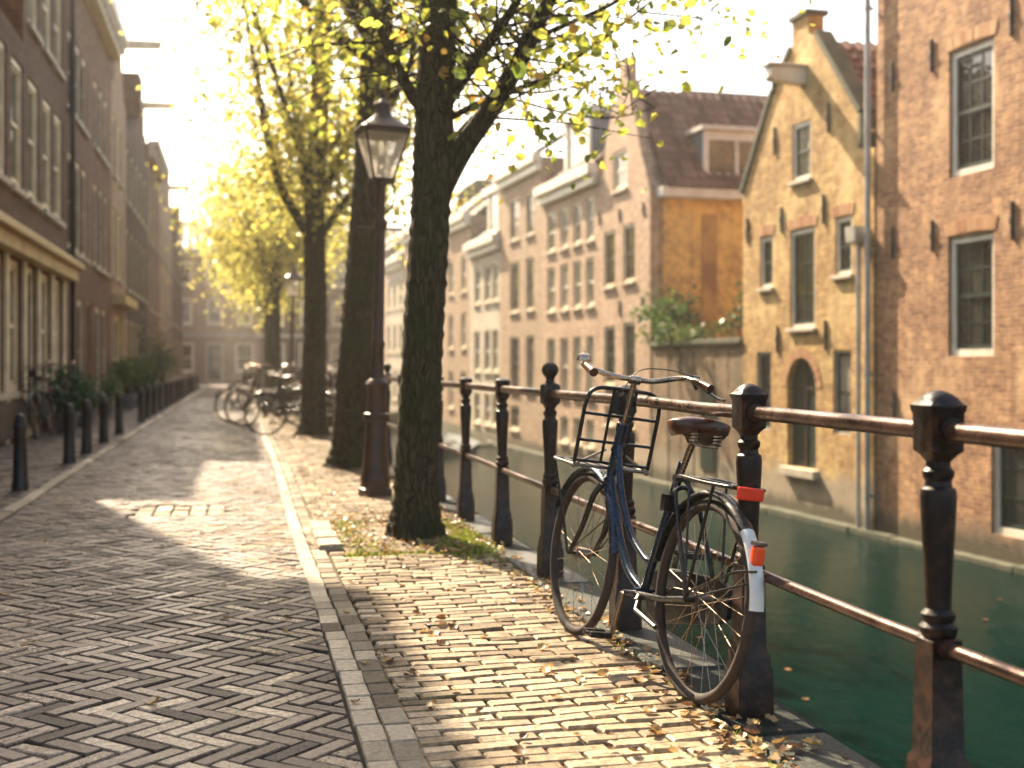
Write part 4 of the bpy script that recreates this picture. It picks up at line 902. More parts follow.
def fender(b, cx, a0, a1, rad=.375, zc=.345, w_=.028, n=28):
    vs = []; prof = [(-w_, -.012), (-w_ * .8, -.003), (-w_ * .4, .003), (0, .005), (w_ * .4, .003), (w_ * .8, -.003), (w_, -.012)]
    for k in range(n + 1):
        a = R(a0 + (a1 - a0) * k / n)
        for y_, dr_ in prof + [(y2, d2 - .002) for y2, d2 in reversed(prof)]:
            vs.append((cx + (rad + dr_) * math.cos(a), y_, zc + (rad + dr_) * math.sin(a)))
    m_ = 14; b.add(vs, [(k * m_ + i, (k + 1) * m_ + i, (k + 1) * m_ + (i + 1) % m_, k * m_ + (i + 1) % m_) for k in range(n) for i in range(m_)] + [tuple(range(m_)), tuple(n * m_ + i for i in range(m_ - 1, -1, -1))])
def make_bike(label, paint='bike_blue'):
    root = empty('bicycle', (0, 0, 0), 0, label, 'bicycle', None)
    WB = 1.12; HZ_ = .345
    wheel(root, 0.0); wheel(root, WB)
    BB = Vector((.47, 0, .285)); ST = Vector((.27, 0, .80)); HT = Vector((.855, 0, .90)); HB = Vector((.925, 0, .665))
    f = MB()
    f.tube(catmull([HB + Vector((-.01, 0, .03)), (.80, 0, .52), (.64, 0, .36), BB + Vector((.01, 0, .01))], 6), .0175, 12)      # lower down tube
    f.tube(catmull([HT + Vector((.02, 0, -.06)), (.80, 0, .66), (.66, 0, .50), (.50, 0, .42), (.425, 0, .41)], 6), .0145, 12)   # swan tube
    f.tube([HT, HB], .021, 14); f.tube([HT + Vector((0, 0, .012)), HT - Vector((-.006, 0, .02))], .025, 14); f.tube([HB, HB + Vector((-.008, 0, .025))], .025, 14)
    f.tube([BB, ST], .016, 12); f.tube([BB - Vector((0, .04, 0)), BB + Vector((0, .04, 0))], .024, 14)
    frame = f.build('frame', paint, root, smooth=50)
    f = MB()
    for s in (-1, 1):
        f.tube([(ST.x + .01, s * .02, ST.z - .06), (.20, s * .045, .66), (0, s * .06, HZ_)], .009, 8)
        f.tube([(BB.x, s * .03, BB.z), (.2, s * .05, .31), (0, s * .06, HZ_)], .011, 8)
    f.tube([(ST.x + .01, -.025, ST.z - .06), (ST.x + .01, .025, ST.z - .06)], .012, 8); f.tube([(0, -.07, HZ_), (0, .07, HZ_)], .012, 8)
    f.build('rear_stays', 'bike_black', root, smooth=50)
    # fork
    f = MB()
    for s in (-1, 1): f.tube(catmull([(.93, s * .03, .655), (.95, s * .052, .60), (1.02, s * .055, .47), (WB - .015, s * .055, .37), (WB, s * .055, HZ_)], 5), [.014, .008], 10)
    f.tube([(.93, -.035, .655), (.93, .035, .655)], .018, 10); f.tube([(WB, -.07, HZ_), (WB, .07, HZ_)], .009, 8)
    f.build('fork', 'bike_black', root, smooth=50)
    # fenders
    f = MB(); fender(f, WB, 172, 25); f.build('front_fender', paint, root, smooth=60)
    f = MB(); fender(f, 0, 12, 133); rf = f.build('rear_fender', 'bike_black', root, smooth=60)
    f = MB(); fender(f, 0, 133, 175, rad=.3765, w_=.026); f.build('mudflap', 'white_paint', rf, smooth=60)
    for s in (-1, 1):
        f = MB(); f.tube([(0, s * .065, HZ_), (-.36 * math.cos(R(18)), s * .03, HZ_ + .365 * math.sin(R(18)))], .0035, 6); f.build('fender_stay', 'bike_black', root)
        f = MB(); f.tube([(WB, s * .065, HZ_), (WB - .31, s * .032, HZ_ + .19)], .003, 6); f.build('fender_stay', 'bike_black', root)
    # rear rack
    f = MB(); zr = .748
    for s in (-1, 1):
        f.tube(catmull([(.24, s * .03, zr - .01), (.14, s * .07, zr + .005), (-.05, s * .075, zr), (-.19, s * .07, zr), (-.225, s * .055, zr)], 5), .007, 8)
        f.tube([(-.12, s * .072, zr), (0, s * .068, HZ_)], .006, 8); f.tube([(.06, s * .072, zr), (0, s * .07, HZ_ + .02)], .005, 8)
    f.tube([(-.225, -.055, zr), (-.225, .055, zr)], .007, 8)
    for x in (.12, -.02, -.16): f.tube([(x, -.073, zr), (x, .073, zr)], .005, 6)
    f.tube([(.2, 0, zr + .004), (-.22, 0, zr + .002)], .006, 6); f.build('rear_rack', 'bike_black', root, smooth=50)
    f = MB(); f.box(-.247, -.232, -.048, .048, zr - .036, zr + .006); f.build('reflector', 'red_lens', root, smooth=0, bevel=.005)
    f = MB(); c_ = Vector((-.376 * math.cos(R(34)), 0, HZ_ + .376 * math.sin(R(34)))); f.box(c_.x - .034, c_.x - .004, -.021, .021, c_.z - .042, c_.z + .022); tl_ = f.build('tail_light', 'orange_lens', root, smooth=0, bevel=.01)
    f = MB(); f.box(c_.x - .036, c_.x - .004, -.023, .023, c_.z + .023, c_.z + .036); f.build('light_bracket', 'dull_steel', tl_, smooth=0, bevel=.003)
    # saddle
    f = MB(); prof = []; n = 18
    secs = [(-.135, .060, .040), (-.125, .092, .060), (-.09, .116, .075), (-.03, .110, .075), (.02, .078, .066), (.06, .048, .055), (.10, .034, .044), (.140, .024, .034), (.158, .010, .018)]
    zs = [.940, .944, .944, .937, .932, .934, .938, .937, .932]; vs = []
    for (x, hw_, hh), z_ in zip(secs, zs):
        for k in range(n):
            a = 2 * math.pi * k / n; vs.append((.245 + x, hw_ * math.cos(a), z_ + (hh * .32 if math.sin(a) > 0 else hh) * math.sin(a) * (1 if math.sin(a) > 0 or abs(math.cos(a)) > .5 else .5)))
    L = len(secs); f.add(vs, [(i * n + k, (i + 1) * n + k, (i + 1) * n + (k + 1) % n, i * n + (k + 1) % n) for i in range(L - 1) for k in range(n)] + [tuple(range(n)), tuple((L - 1) * n + k for k in range(n - 1, -1, -1))])
    sd = f.build('saddle', 'leather', root, smooth=70)
    f = MB()
    for s in (-1, 1):
        pts = []
        for k in range(30): a = k * .9; pts.append((.115 + .016 * math.cos(a), s * .045 + .016 * math.sin(a), .868 + .0016 * k))
        f.tube(pts, .003, 5); f.tube(catmull([(.11, s * .045, .868), (.20, s * .02, .868), (.29, s * .012, .93), (.32, s * .008, .95)], 4), .0035, 6)
    f.tube([(.11, -.05, .868), (.11, .05, .868)], .005, 6); f.tube([(.215, -.02, .888), (.215, .02, .888)], .012, 10); f.build('springs', 'chrome', sd)
    f = MB(); f.tube([ST - Vector((-.04, 0, .1)), (.215, 0, .87)], .0125, 12); f.build('seat_post', 'chrome', root)
    # stem and handlebar
    f = MB(); top = Vector((.79, 0, 1.095)); f.tube([HT, top], .0115, 12); f.tube([top + Vector((-.0, 0, -.01)), top + Vector((.004, 0, .012))], .017, 12); f.tube([top + Vector((0, -.022, 0)), top + Vector((0, .022, 0))], .018, 12)
    f.build('stem', 'chrome', root)
    f = MB(); hb = [(.79, 0, 1.097), (.80, .07, 1.098), (.825, .13, 1.108), (.835, .185, 1.122), (.80, .225, 1.130), (.72, .240, 1.118), (.62, .250, 1.095)]
    pts = catmull([(p[0], -p[1], p[2]) for p in reversed(hb[1:])] + hb, 5); f.tube(pts, .0112, 12); h_ = f.build('handlebar', 'chrome', root, smooth=60)
    for s in (-1, 1):
        f = MB(); f.tube([(.735, s * .238, 1.122), (.66, s * .246, 1.106), (.612, s * .252, 1.094)], [.016, .017, .0175], 12); f.build('grip', 'leather', h_, smooth=50)
    f = MB(); f.loft([(0, .030, 0), (.012, .030, 0), (.024, .024, 0), (.030, .012, 0), (.033, .006, 0), (.037, .005, 0)], 16, (.775, .236, 1.142)); f.build('bell', 'chrome', h_)
    f = MB(); f.tube([(.75, -.232, 1.128), (.75, -.262, 1.128)], .018, 10); f.tube(catmull([(.76, -.262, 1.115), (.72, -.295, 1.085), (.65, -.31, 1.06), (.60, -.312, 1.055)], 4), .006, 6); f.tube([(.76, -.245, 1.125), (.76, -.265, 1.09)], .009, 6); f.build('brake_lever', 'bike_black', h_)
    f = MB(); f.tube(catmull([(.76, -.28, 1.13), (.88, -.20, 1.16), (.95, -.08, 1.14), (.93, -.01, 1.02), (.93, -.02, .90)], 6), .0028, 6); f.build('brake_cable', 'bike_black', h_)
    # front rack: upright frame plus platform
    f = MB(); hw_ = .165
    fr_ = catmull([(.925, -hw_, .735), (.90, -hw_, .86), (.875, -hw_ * .98, 1.0), (.868, -hw_ * .75, 1.045), (.865, -hw_ * .3, 1.052), (.865, hw_ * .3, 1.052), (.868, hw_ * .75, 1.045), (.875, hw_ * .98, 1.0), (.90, hw_, .86), (.925, hw_, .735)], 4)
    f.tube(fr_, .0085, 10)
    for z_, x_ in ((.94, .889), (.83, .906), (.745, .923)): f.tube([(x_, -hw_, z_), (x_, hw_, z_)], .0065, 8)
    for y_ in (-.05, .05): f.tube([(.923, y_, .745), (.868, y_, 1.045)], .0065, 8)
    f.box(.862, .872, -.05, .05, .95, 1.04)
    pl = catmull([(.93, -hw_, .725), (1.05, -hw_, .73), (1.15, -hw_, .735), (1.19, -hw_ * .75, .737), (1.20, 0, .738), (1.19, hw_ * .75, .737), (1.15, hw_, .735), (1.05, hw_, .73), (.93, hw_, .725)], 4)
    for y_ in (-.11, -.055, 0, .055, .11): f.tube([(.93, y_, .728), (1.185, y_, .735)], .005, 6)
    f.tube([(.86, 0, .86), (.93, 0, .80)], .01, 6)
    fr = f.build('front_rack', 'bike_black', root, smooth=50)
    f = MB(); f.tube(pl, .0075, 8); f.tube([(.93, -hw_, .725), (.93, hw_, .725)], .0075, 8)
    for s in (-1, 1): f.tube([(.93, s * hw_, .725), (.93, s * .03, .80)], .0055, 6); f.ball((.93, s * hw_, .722), .012, 8)
    f.build('platform_rim', 'dull_steel', fr, smooth=50)
    f = MB()
    for s in (-1, 1): f.tube([(1.15, s * hw_, .732), (1.14, s * .10, .50), (WB, s * .068, HZ_)], .006, 8)
    f.build('rack_leg', 'bike_black', fr)
    # chain guard on the right, crank and pedals
    f = MB(); poly = [(-.07, .30), (-.06, .40), (0, .42), (.25, .41), (.45, .395), (.56, .35), (.58, .28), (.55, .21), (.46, .18), (.25, .22), (0, .265)]
    f.prism(poly, -.085, -.055); f.build('chain_guard', 'bike_black', root, smooth=0, bevel=.008)
    f = MB(); f.tube([(BB.x, -.10, BB.z), (BB.x, .085, BB.z)], .011, 10)
    f.tube([(BB.x, .083, BB.z), (BB.x + .035, .093, BB.z - .165)], [.013, .010], 10); f.tube([(BB.x, -.098, BB.z), (BB.x - .035, -.105, BB.z + .165)], [.013, .010], 10)
    cr = f.build('crank', 'dull_steel', root)
    for s, px_, pz_ in ((1, BB.x + .035, BB.z - .165), (-1, BB.x - .035, BB.z + .165)):
        f = MB(); f.tube([(px_, s * .09, pz_), (px_, s * .20, pz_)], .006, 8)
        for q_ in (-1, 1): f.box(px_ + q_ * .032 - .013, px_ + q_ * .032 + .013, min(s * .11, s * .195), max(s * .11, s * .195), pz_ - .011, pz_ + .011)
        for y_ in (.112, .193): f.box(px_ - .019, px_ + .019, s * y_ - .003, s * y_ + .003, pz_ - .008, pz_ + .008)
        f.build('pedal', 'bike_black', cr, smooth=0, bevel=.003)
    f = MB(); f.tube([(.40, .05, .27), (.36, .075, .24), (.16, .085, .215)], .009, 8); f.tube([(.43, .03, .285), (.40, .055, .265)], .014, 8); f.build('kickstand', 'iron_dark', root)
    f = MB(); f.tube(catmull([(.03, .062, .36), (-.12, .07, .41), (-.28, .05, .48), (-.37, .02, .50)], 6), .0045, 6); f.build('fender_strut', 'bike_black', root)
    # frame lock
    f = MB(); f.tube([(.235 + .0, .05 * math.cos(a_ * .35), .66 + .05 * math.sin(a_ * .35)) for a_ in range(-2, 12)], .009, 8); f.box(.215, .25, .03, .08, .62, .68); f.build('ring_lock', 'bike_black', root)
    return root
bike = make_bike('blue black city bicycle with brown saddle leaning on the railing')
def place_bike(o, x, y, ang, lean, z=0.0):
    """ang: heading measured from +Y towards -X, degrees; lean towards its right side, degrees"""
    o.location = (x, y, z); o.rotation_mode = 'XYZ'; o.rotation_euler = (R(lean), 0, R(90 + ang))
place_bike(bike, 1.493, 3.996, 5.9, 7.6, .004)
spec_ = [(1.50, 20.35, 84, -4, 'black parked bicycle leaning across the third trunk'), (1.40, 23.5, 5, 7, 'parked bicycle against the railing beyond the third trunk'), (1.35, 16.3, 4, 7, 'parked bicycle against the railing behind the second trunk'),
         (1.15, 30.9, 60, 3, 'parked bicycle beside the distant lamp'), (1.15, 36.5, 50, 3, 'farthest visible parked bicycle near the distant trunks'),
         (-2.95, 20.9, 178, 7, 'bicycle leaning on the dark shopfront behind the second bollard'), (-2.90, 23.0, 183, 8, 'green bicycle leaning on the wall behind the fourth bollard'), (1.30, 26.0, 8, 6, 'bicycle against the railing between the third trunk and the far lamp'),
         (1.08, 23.0, 70, -5, 'dark bicycle just beyond the one at the third trunk'), (1.05, 33.2, 75, 4, 'distant bicycle just beyond the far lamp'), (.95, 25.0, 96, 3, 'bicycle standing crosswise in the middle of the parked cluster')]
paints = ['bike_black', 'bike_red', 'bike_green']
for i, (x, y, a_, l_, lab) in enumerate(spec_):
    o = copy_tree(bike); place_bike(o, x, y, a_, l_, .01 if x > -1.8 else .03); o['label'] = lab; o['group'] = 'bicycles parked along the street'
    pm = MATS['bike_green' if x < 0 else paints[i % 2]]
    for ch in kids(o):
        if ch.name.split('.')[0] in ('frame', 'front_fender'):
            ch.material_slots[0].link = 'OBJECT'; ch.material_slots[0].material = pm

# ------------------------------------------------------------------ trees
def make_tree(label, base, trunk_pts, trunk_r, limbs, leaf_n, leaf_size, seed, leafm, low=2.6, spread=2.4, top=8.5, extra_limbs=5, density_sig=.28, bark='bark_far', fork_z=3.4, xbias=0, nfilter=None):
    r_ = random.Random(seed); root = empty('elm_tree', base, 0, label, 'tree', 'elm trees in a row along the canal')
    base = Vector(base); b = MB(); tips = []
    tp = catmull([Vector(p) - base for p in trunk_pts], 14); L = len(tp)
    rs = [trunk_r[0] + (trunk_r[1] - trunk_r[0]) * (i / (L - 1)) for i in range(L)]
    for i, p in enumerate(tp):
        if p.z < .5: rs[i] *= 1 + .35 * (1 - p.z / .5) ** 2
        rs[i] *= 1 + .05 * math.sin(i * 2.3 + seed)
    # irregular trunk ring
    n = 44; vs = []
    for i, p in enumerate(tp):
        fl = max(0, 1 - p.z / .28) ** 2
        for k in range(n):
            a = 2 * math.pi * k / n; rr_ = rs[i] * (1 + .045 * math.sin(3 * a + i * .11 + seed) + .03 * math.sin(5 * a - i * .13) + .022 * math.sin(13 * a + 1.5 * math.sin(p.z * 4 + a)) + fl * .28 * max(0, math.sin(4 * a + seed)) + r_.uniform(-.02, .02)); vs.append(p + Vector((rr_ * math.cos(a), rr_ * math.sin(a), 0)))
    b.add(vs, [(i * n + k, i * n + (k + 1) % n, (i + 1) * n + (k + 1) % n, (i + 1) * n + k) for i in range(L - 1) for k in range(n)])
    allL = []
    for pts, ra, rb_ in limbs: allL.append(([Vector(p) - base for p in pts], ra, rb_))
    tpz = tp[-1]
    for k in range(extra_limbs):
        a = 2 * math.pi * (k + r_.uniform(-.3, .3)) / extra_limbs + seed; z0 = r_.uniform(fork_z - .3, fork_z + 1.6)
        st = min(tp, key=lambda p: abs(p.z - z0)); out_ = spread * r_.uniform(.6, 1.0); zt = r_.uniform(low + 2.2, top)
        d_ = Vector((math.cos(a), math.sin(a), 0)); 
        allL.append(([st, st + d_ * out_ * .25 + Vector((0, 0, (zt - z0) * .25)), st + d_ * out_ * .6 + Vector((0, 0, (zt - z0) * .65)), Vector((st.x, st.y, 0)) + d_ * out_ + Vector((0, 0, zt))], trunk_r[1] * .55, .02))
    tips_pts = []
    for pts, ra, rb_ in allL:
        c_ = catmull(pts, 6); b.tube(c_, [ra, rb_], 9, tint=.5)
        for i in range(max(2, len(c_) // 4), len(c_)):
            m_ = 1 if ra < .035 else 3 if len(c_) > 8 else 2
            for _ in range(m_ if i > 3 else 1):
                if r_.random() < .75:
                    d_ = Vector((r_.gauss(0, 1), r_.gauss(0, 1), r_.gauss(.15, .45))).normalized(); ln = r_.uniform(.4, 1.2) * spread / 2.4 * (.45 if ra < .035 else 1)
                    e1 = c_[i] + d_ * ln * .5 + Vector((0, 0, .1)); e2 = c_[i] + d_ * ln + Vector((0, 0, r_.uniform(-.15, .2)))
                    b.tube([c_[i], e1, e2], [max(.004, min(.010, rb_ * .5)), .005, .002], 4); tips_pts += [e1, e2, (e1 + e2) / 2, e2]
    b.build('trunk', bark, root, smooth=70)
    lb = MB(); mats_ = []
    cnt = 0; tries = 0
    while cnt < leaf_n and tries < leaf_n * 6:
        tries += 1
        c_ = r_.choice(tips_pts); s_ = density_sig * r_.choice((.6, 1, 1.5))
        p = c_ + Vector((r_.gauss(0, s_), r_.gauss(0, s_), r_.gauss(-.05, s_)))
        if p.z < low: continue
        if nfilter and not nfilter(p + base): continue
        add_leaf(lb, p, leaf_size * r_.uniform(.6, 1.25), r_, min(1, max(0, r_.gauss(.5, .23)))); cnt += 1
    lb.build('crown', leafm, root, smooth=0)
    return root
z1 = 8.15
def T1(px, py, dz=0): return P3(px, py, z1 + dz)
base1 = (1.117, 8.1, .0)
t1_tr = [(1.117, 8.1, -.05), tuple(T1(417, 480)), tuple(T1(421, 380)), tuple(T1(425, 290)), tuple(T1(431, 200)), tuple(T1(434, 130)), tuple(T1(437, 60)), tuple(T1(438, 0)), tuple(T1(436, -120)), tuple(T1(446, -280))]
limbs1 = [([T1(440, 190), T1(462, 150), T1(490, 110), T1(517, 65), T1(537, 25), T1(553, -10), T1(580, -90), T1(600, -190)], .085, .03),
          ([T1(440, 112, -.1), T1(458, 85, -.2), T1(482, 52, -.3), T1(512, 10, -.4), T1(548, -60, -.5)], .055, .02),
          ([T1(425, 112, .1), T1(408, 88, .2), T1(392, 55, .2), T1(372, 8, .3), T1(350, -60, .4)], .05, .02),
          ([T1(450, 118, .2), T1(490, 98, .3), T1(540, 80, .5), T1(590, 48, .6), T1(625, 22, .8), T1(650, 2, 1)], .024, .008),
          ([T1(438, 160, .3), T1(470, 120, .6), T1(505, 95, .9), T1(545, 92, 1.1), T1(590, 84, 1.2)], .02, .006),
          ([T1(640, 12, .9), T1(670, 15, .9), T1(700, 18, .9), T1(722, 22, .9)], .008, .004),
          ([T1(530, 40, .2), T1(600, 10, .2), T1(660, -20, .2), T1(730, -25, .2)], .02, .005),
          ([T1(500, 95, .5), T1(560, 112, .7), T1(610, 118, .8), T1(655, 108, .8)], .010, .004)]
make_tree('nearest mossy dark tree trunk beside the bicycle, forked at lamp height', base1, t1_tr, (.138, .115), limbs1, 2500, .080, 3, 'elm_leaf', low=2.35, spread=2.6, top=7.5, extra_limbs=5, bark='bark', fork_z=4.7, density_sig=.20, nfilter=lambda p: not (p.x < 1.25 and p.z < 3.12) and not (p.x > 2.75 and p.z < 3.3))
z2 = 13.6
def T2(px, py, dz=0): return P3(px, py, z2 + dz)
b2_ = G(349, 470)
make_tree('thick dark trunk directly behind the nearest street lamp', (b2_.x, b2_.y, 0), [(b2_.x, b2_.y, -.05), T2(351, 430), T2(355, 370), T2(360, 300), T2(365, 230), T2(371, 150), T2(376, 70), T2(378, 0), T2(380, -120), T2(384, -220)], (.195, .155),
          [([T2(378, 120), T2(395, 95), T2(408, 70), T2(420, 20), T2(425, -40)], .05, .02), ([T2(385, 170), T2(398, 150), T2(410, 120)], .04, .02), ([T2(372, 40), T2(350, -10), T2(320, -60)], .06, .02)], 4200, .085, 8, 'elm_leaf', low=3.4, spread=2.4, top=8.5, fork_z=4.4, extra_limbs=6)
z3 = 19.8
def T3(px, py, dz=0): return P3(px, py, z3 + dz)
b3_ = G(313, 437)
make_tree('third trunk from the camera, forked, with a bicycle at its foot', (b3_.x, b3_.y, 0), [(b3_.x, b3_.y, -.05), T3(314, 400), T3(315, 340), T3(315, 280), T3(314, 225), T3(316, 180), T3(320, 100), T3(324, 20), T3(330, -60)], (.20, .13),
          [([T3(310, 235), T3(296, 215), T3(278, 180), T3(266, 130), T3(258, 80), T3(250, 40), T3(243, -10)], .09, .03), ([T3(313, 225), T3(305, 190), T3(298, 140), T3(292, 90), T3(285, 30)], .07, .025), ([T3(322, 235), T3(338, 210), T3(352, 190), T3(362, 165)], .07, .03), ([T3(322, 160), T3(340, 135), T3(355, 120)], .04, .02)],
          8000, .10, 21, 'elm_leaf_far', low=2.9, spread=2.7, top=8, fork_z=3.6)
lab = ['fourth trunk from the camera beside the distant lamp', 'fifth trunk from the camera, just left of the fourth', 'sixth tree along the canal in golden haze', 'farthest tree at the end of the canal row']
for k, (x, y) in enumerate(list(zip(TREE_X, TREE_Y))[3:]):
    r_ = random.Random(k + 50); lean = r_.uniform(-.2, .2)
    make_tree(lab[k], (x, y, 0), [(x, y, -.05), (x + lean * .2, y, 1.2), (x + lean * .5, y, 2.6), (x + lean, y, 4), (x + lean * .8, y, 5.5), (x + lean, y, 7.5)], (.19, .10), [], 6800 if k < 2 else 4500, .13, 60 + k * 7, 'elm_leaf_far', low=2.45, spread=2.5, top=8.2, fork_z=3.0, extra_limbs=9, density_sig=.38)
# trees beyond on the far bank
for k, (px, zc, s_) in enumerate(((455, 56, 1.0), (428, 66, 1.1), (398, 74, 1.0))):
    p = P3(px, HZ, zc); x, y = p.x, p.y
    make_tree(['yellow tree at the water between the canal houses and nearest trunk', 'distant yellow tree behind the nearest trunk over the canal', 'distant tree over the canal behind the street lamp'][k], (x, y, -.2), [(x, y, -1.6), (x, y, 1.5), (x + .1, y, 3), (x, y, 6), (x, y, 8)], (.2, .08), [], 3500, .16, 90 + k, 'elm_leaf_far', low=1.9, spread=1.9, top=8.5, fork_z=2.8, extra_limbs=8, density_sig=.4)
# ------------------------------------------------------------------ plants along the left facades
def planter(x, y, s, label, m='dark_green_leaf', seed=1, tall=1.0):
    root = leaf_blob('potted_shrub', m, (x, y, .02 + .32 * s), (.42 * s, .42 * s, 1.0 * s * tall), int(900 * s), .06, seed, label, 'potted shrub', 'potted shrubs along the left facades')
    b = MB(); b.loft([(-.32 * s, .14 * s, 0), (-.30 * s, .15 * s, 0), (-.04 * s, .19 * s, 0), (-.03 * s, .21 * s, 0), (.02 * s, .21 * s, 0), (.02 * s, .17 * s, 0), (-.02, .16 * s, 0)], 18); b.build('pot', 'lead', root)
for i, (y, s, tl, m_, lab_) in enumerate(((21.9, 1.0, .75, 'dark_green_leaf', 'low dark green shrub between the two bicycles at the shopfront'), (24.3, 1.0, .6, 'dark_green_leaf', 'dark potted shrub at the end of the shopfront'), (27.9, .8, .8, 'green_leaf', 'small potted shrub beside the yellow framed door'), (33.2, 1.1, .8, 'green_leaf', 'light green bush before the pale shop window'), (35.8, 1.15, .8, 'dark_green_leaf', 'dark bush before the pale shop window'), (38.6, 1.15, .9, 'green_leaf', 'yellowish green bush behind the middle bollards'), (42.5, 1.4, 1.4, 'dark_green_leaf', 'tallest rounded dark shrub against the hazy facades'), (47.5, 1.4, 1.0, 'dark_green_leaf', 'distant dark shrub near the end of the row'))):
    planter(-2.85, y, s, lab_, m_, 30 + i, tl)
# small boat moored far along
bt = P3(458, 440, 40.5); root = empty('moored_boat', (bt.x - .3, bt.y, WATER), R(94), 'small dark blue boat moored on the canal behind the posts', 'boat')
b = MB(); secs = [(-1.9, .55, .35), (-1.2, .72, .36), (0, .8, .38), (1.2, .62, .44), (1.9, .25, .52), (2.15, .03, .58)]; vs = []
for x, hw_, h_ in secs: vs += [(x, -hw_, h_), (x, -hw_ * .75, 0), (x, 0, -.15), (x, hw_ * .75, 0), (x, hw_, h_), (x, hw_ - .05 if hw_ > .1 else .01, h_), (x, 0, .08), (x, -hw_ + .05 if hw_ > .1 else -.01, h_)]
b.add(vs, [(i * 8 + k, (i + 1) * 8 + k, (i + 1) * 8 + (k + 1) % 8, i * 8 + (k + 1) % 8) for i in range(5) for k in range(8)] + [tuple(range(8)), tuple(40 + k for k in range(7, -1, -1))]); b.build('hull', 'boat_paint', root, smooth=40)
b = MB(); b.box(-.9, -.6, -.66, .66, .26, .3); b.box(.5, .8, -.6, .6, .26, .3); b.build('seat', 'brown_wood', root, smooth=0)

# ------------------------------------------------------------------ fallen leaves, grass
def litter_pos(r_):
    u = r_.random()
    if u < .36: return r_.uniform(.62, 1.5), r_.choice(PITS)[0] + r_.uniform(-.4, 2.0)
    if u < .56: return 1.53 + r_.uniform(-.12, .1), r_.uniform(3, 16)
    if u < .90: return r_.uniform(.45, 1.5), 3 + 14 * r_.random() ** 1.3
    return r_.uniform(-1.6, .5), r_.uniform(4, 22)
r_ = random.Random(77); protos = []
for i in range(6):
    b = MB(); L = .05; wd = .6
    # lobed dry leaf: curled sheet
    n = 9; mid_ = []; vs = []; lob = random.Random(i)
    for k in range(n + 1):
        s_ = k / n; w2 = .024 * math.sin(math.pi * min(1, s_ * .95 + .05)) ** .7 * (1 + (.35 if k % 2 else -.15)) ; curl = .010 * (s_ - .5) ** 2 * 4 * (1 if i % 2 else .4)
        vs += [(s_ * .06 - .03, -w2, .010 + curl + lob.uniform(-.002, .004)), (s_ * .06 - .03, 0, .003 + curl), (s_ * .06 - .03, w2, .008 + curl + lob.uniform(-.002, .006))]
    b.add(vs, [(3 * k + j, 3 * k + 3 + j, 3 * k + 4 + j, 3 * k + 1 + j) for k in range(n) for j in range(2)], None)
    b.tube([(-.03, 0, .004), (-.045, .003, .006)], .0008, 4)
    me_t = [lob.choice((.1, .35, .55, .7, .85))] * len(b.v); b.t = me_t
    o = b.build('fallen_leaf', 'fallen_leaf', smooth=60); protos.append(o)
cnt = 0; first = set()
spots = []
while len(spots) < 300:
    x, y = litter_pos(r_)
    if y < 2.8 or y > 12: continue
    spots.append((x, y))
# larger leaves picked out in the photograph
for (px, py) in ((548, 672), (549, 613), (770, 722), (812, 747), (844, 762), (722, 710), (697, 728), (727, 742), (610, 640), (575, 640), (603, 676), (700, 640), (432, 707), (441, 620), (365, 665), (700, 757), (752, 736)):
    p = G(px, min(py, 765)); spots[r_.randrange(300)] = (p.x, p.y)
for i, (x, y) in enumerate(spots):
    src = protos[i % 6]
    o = src if i < 6 else src.copy()
    if i >= 6: scene.collection.objects.link(o)
    o.location = (x, y, .006 + (.02 if in_pit(x, y) else 0)); o.rotation_euler = (r_.gauss(0, .25), r_.gauss(0, .25), r_.uniform(0, 6.28)); s_ = r_.uniform(.35, .85) * (1.25 if y < 5.5 else 1); o.scale = (s_, s_, s_)
    if x > 1.53: tag(o, 'dry autumn leaf lying on the dark quay edge stones', 'leaf', 'fallen leaves on the quay stones')
    elif in_pit(x, y): tag(o, 'dry autumn leaf lying in the litter round a tree', 'leaf', 'fallen leaves round the trees')
    elif x < .35: tag(o, 'dry autumn leaf lying on the herringbone road', 'leaf', 'fallen leaves on the road')
    else: tag(o, 'dry autumn leaf lying on the sunlit brick pavement', 'leaf', 'fallen leaves on the pavement')
b = MB()
for _ in range(3400):
    u = r_.random()
    if u < .38:
        a_, c_ = r_.choice(PITS[:5] + PITS[:1] * 3); x, y = r_.uniform(.6, 1.55), r_.uniform(a_ - .15, c_ + .2); z = .035
    elif u < .75: x, y, z = 1.52 + r_.gauss(0, .06), r_.uniform(3, 30), .008
    elif u < .95: x, y, z = r_.uniform(.5, 1.5), 9 + 25 * r_.random() ** 1.3, .01
    else: x, y, z = r_.uniform(-1.7, .5), r_.uniform(5, 40), .01
    add_leaf(b, (x, y, z), r_.uniform(.018, .045), r_, min(1, max(0, r_.gauss(.5, .25))), flat=True)
tag(b.build('leaf_litter', 'fallen_leaf', smooth=0), 'scattered dry leaf litter round the trees and along the paving', 'leaf litter', kind='stuff')
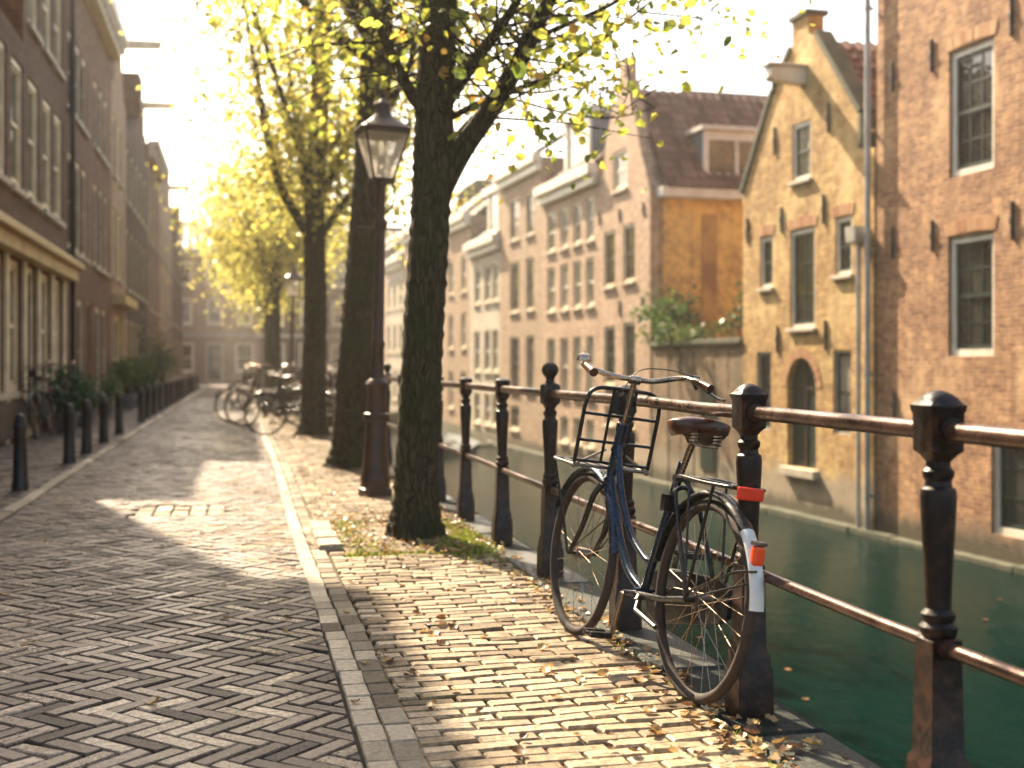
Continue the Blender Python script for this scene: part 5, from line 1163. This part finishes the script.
b = MB()
for _ in range(7000):
    k = r_.random()
    if k < .72: x, y = 1.38 + r_.gauss(0, .09), r_.gauss(8.1, .38)
    elif k < .8: x, y = .75 + r_.gauss(0, .08), r_.uniform(7.5, 9.1)
    elif k < .92: x, y = r_.uniform(.62, 1.5), 7.5 + r_.gauss(0, .05)
    else: x, y = 1.5 + r_.gauss(0, .02), r_.uniform(3, 20)
    if x > 1.56 or x < .6: continue
    h_ = r_.uniform(.010, .042) * (1 if k < .8 else .7); a_ = r_.uniform(0, 6.28); lx, ly = math.cos(a_) * h_ * .6, math.sin(a_) * h_ * .6; wx, wy = -math.sin(a_) * .005, math.cos(a_) * .005
    z = .0 if k > .8 else .01
    b.add([(x - wx, y - wy, z), (x + wx, y + wy, z), (x + lx, y + ly, z + h_)], [(0, 1, 2)], r_.random())
tag(b.build('moss_and_grass', 'moss_grass', smooth=0), 'short grass and moss at the foot of the nearest trunk', 'grass', kind='stuff')
for i, (px, py) in enumerate(((788, 670), (805, 700), (985, 620), (1000, 600))):
    p = G(px, py, WATER); o = protos[i].copy(); scene.collection.objects.link(o); o.location = (p.x, p.y, WATER + .004); o.scale = (1.2, 1.2, .4); o.rotation_euler = (0, 0, r_.uniform(0, 6)); o.name = 'floating_leaf'
    tag(o, 'pale leaf floating on the dark green canal water', 'leaf', 'leaves floating on the canal')
# ------------------------------------------------------------------ haze
b = MB(); b.box(-60, 70, -12, 130, -4.4, 14)
hz = b.build('haze', 'land', smooth=0); hz.data.materials.clear()
m = bpy.data.materials.new('haze_air'); m.use_nodes = True; t = m.node_tree; t.nodes.remove(t.nodes['Principled BSDF'])
pv = t.nodes.new('ShaderNodeVolumePrincipled'); pv.inputs['Color'].default_value = (1, .93, .82, 1); pv.inputs['Density'].default_value = .0010; pv.inputs['Anisotropy'].default_value = .55
t.links.new(pv.outputs[0], t.nodes['Material Output'].inputs['Volume']); hz.data.materials.append(m)
tag(hz, 'warm sunlit haze filling the street and canal', 'haze', kind='stuff')
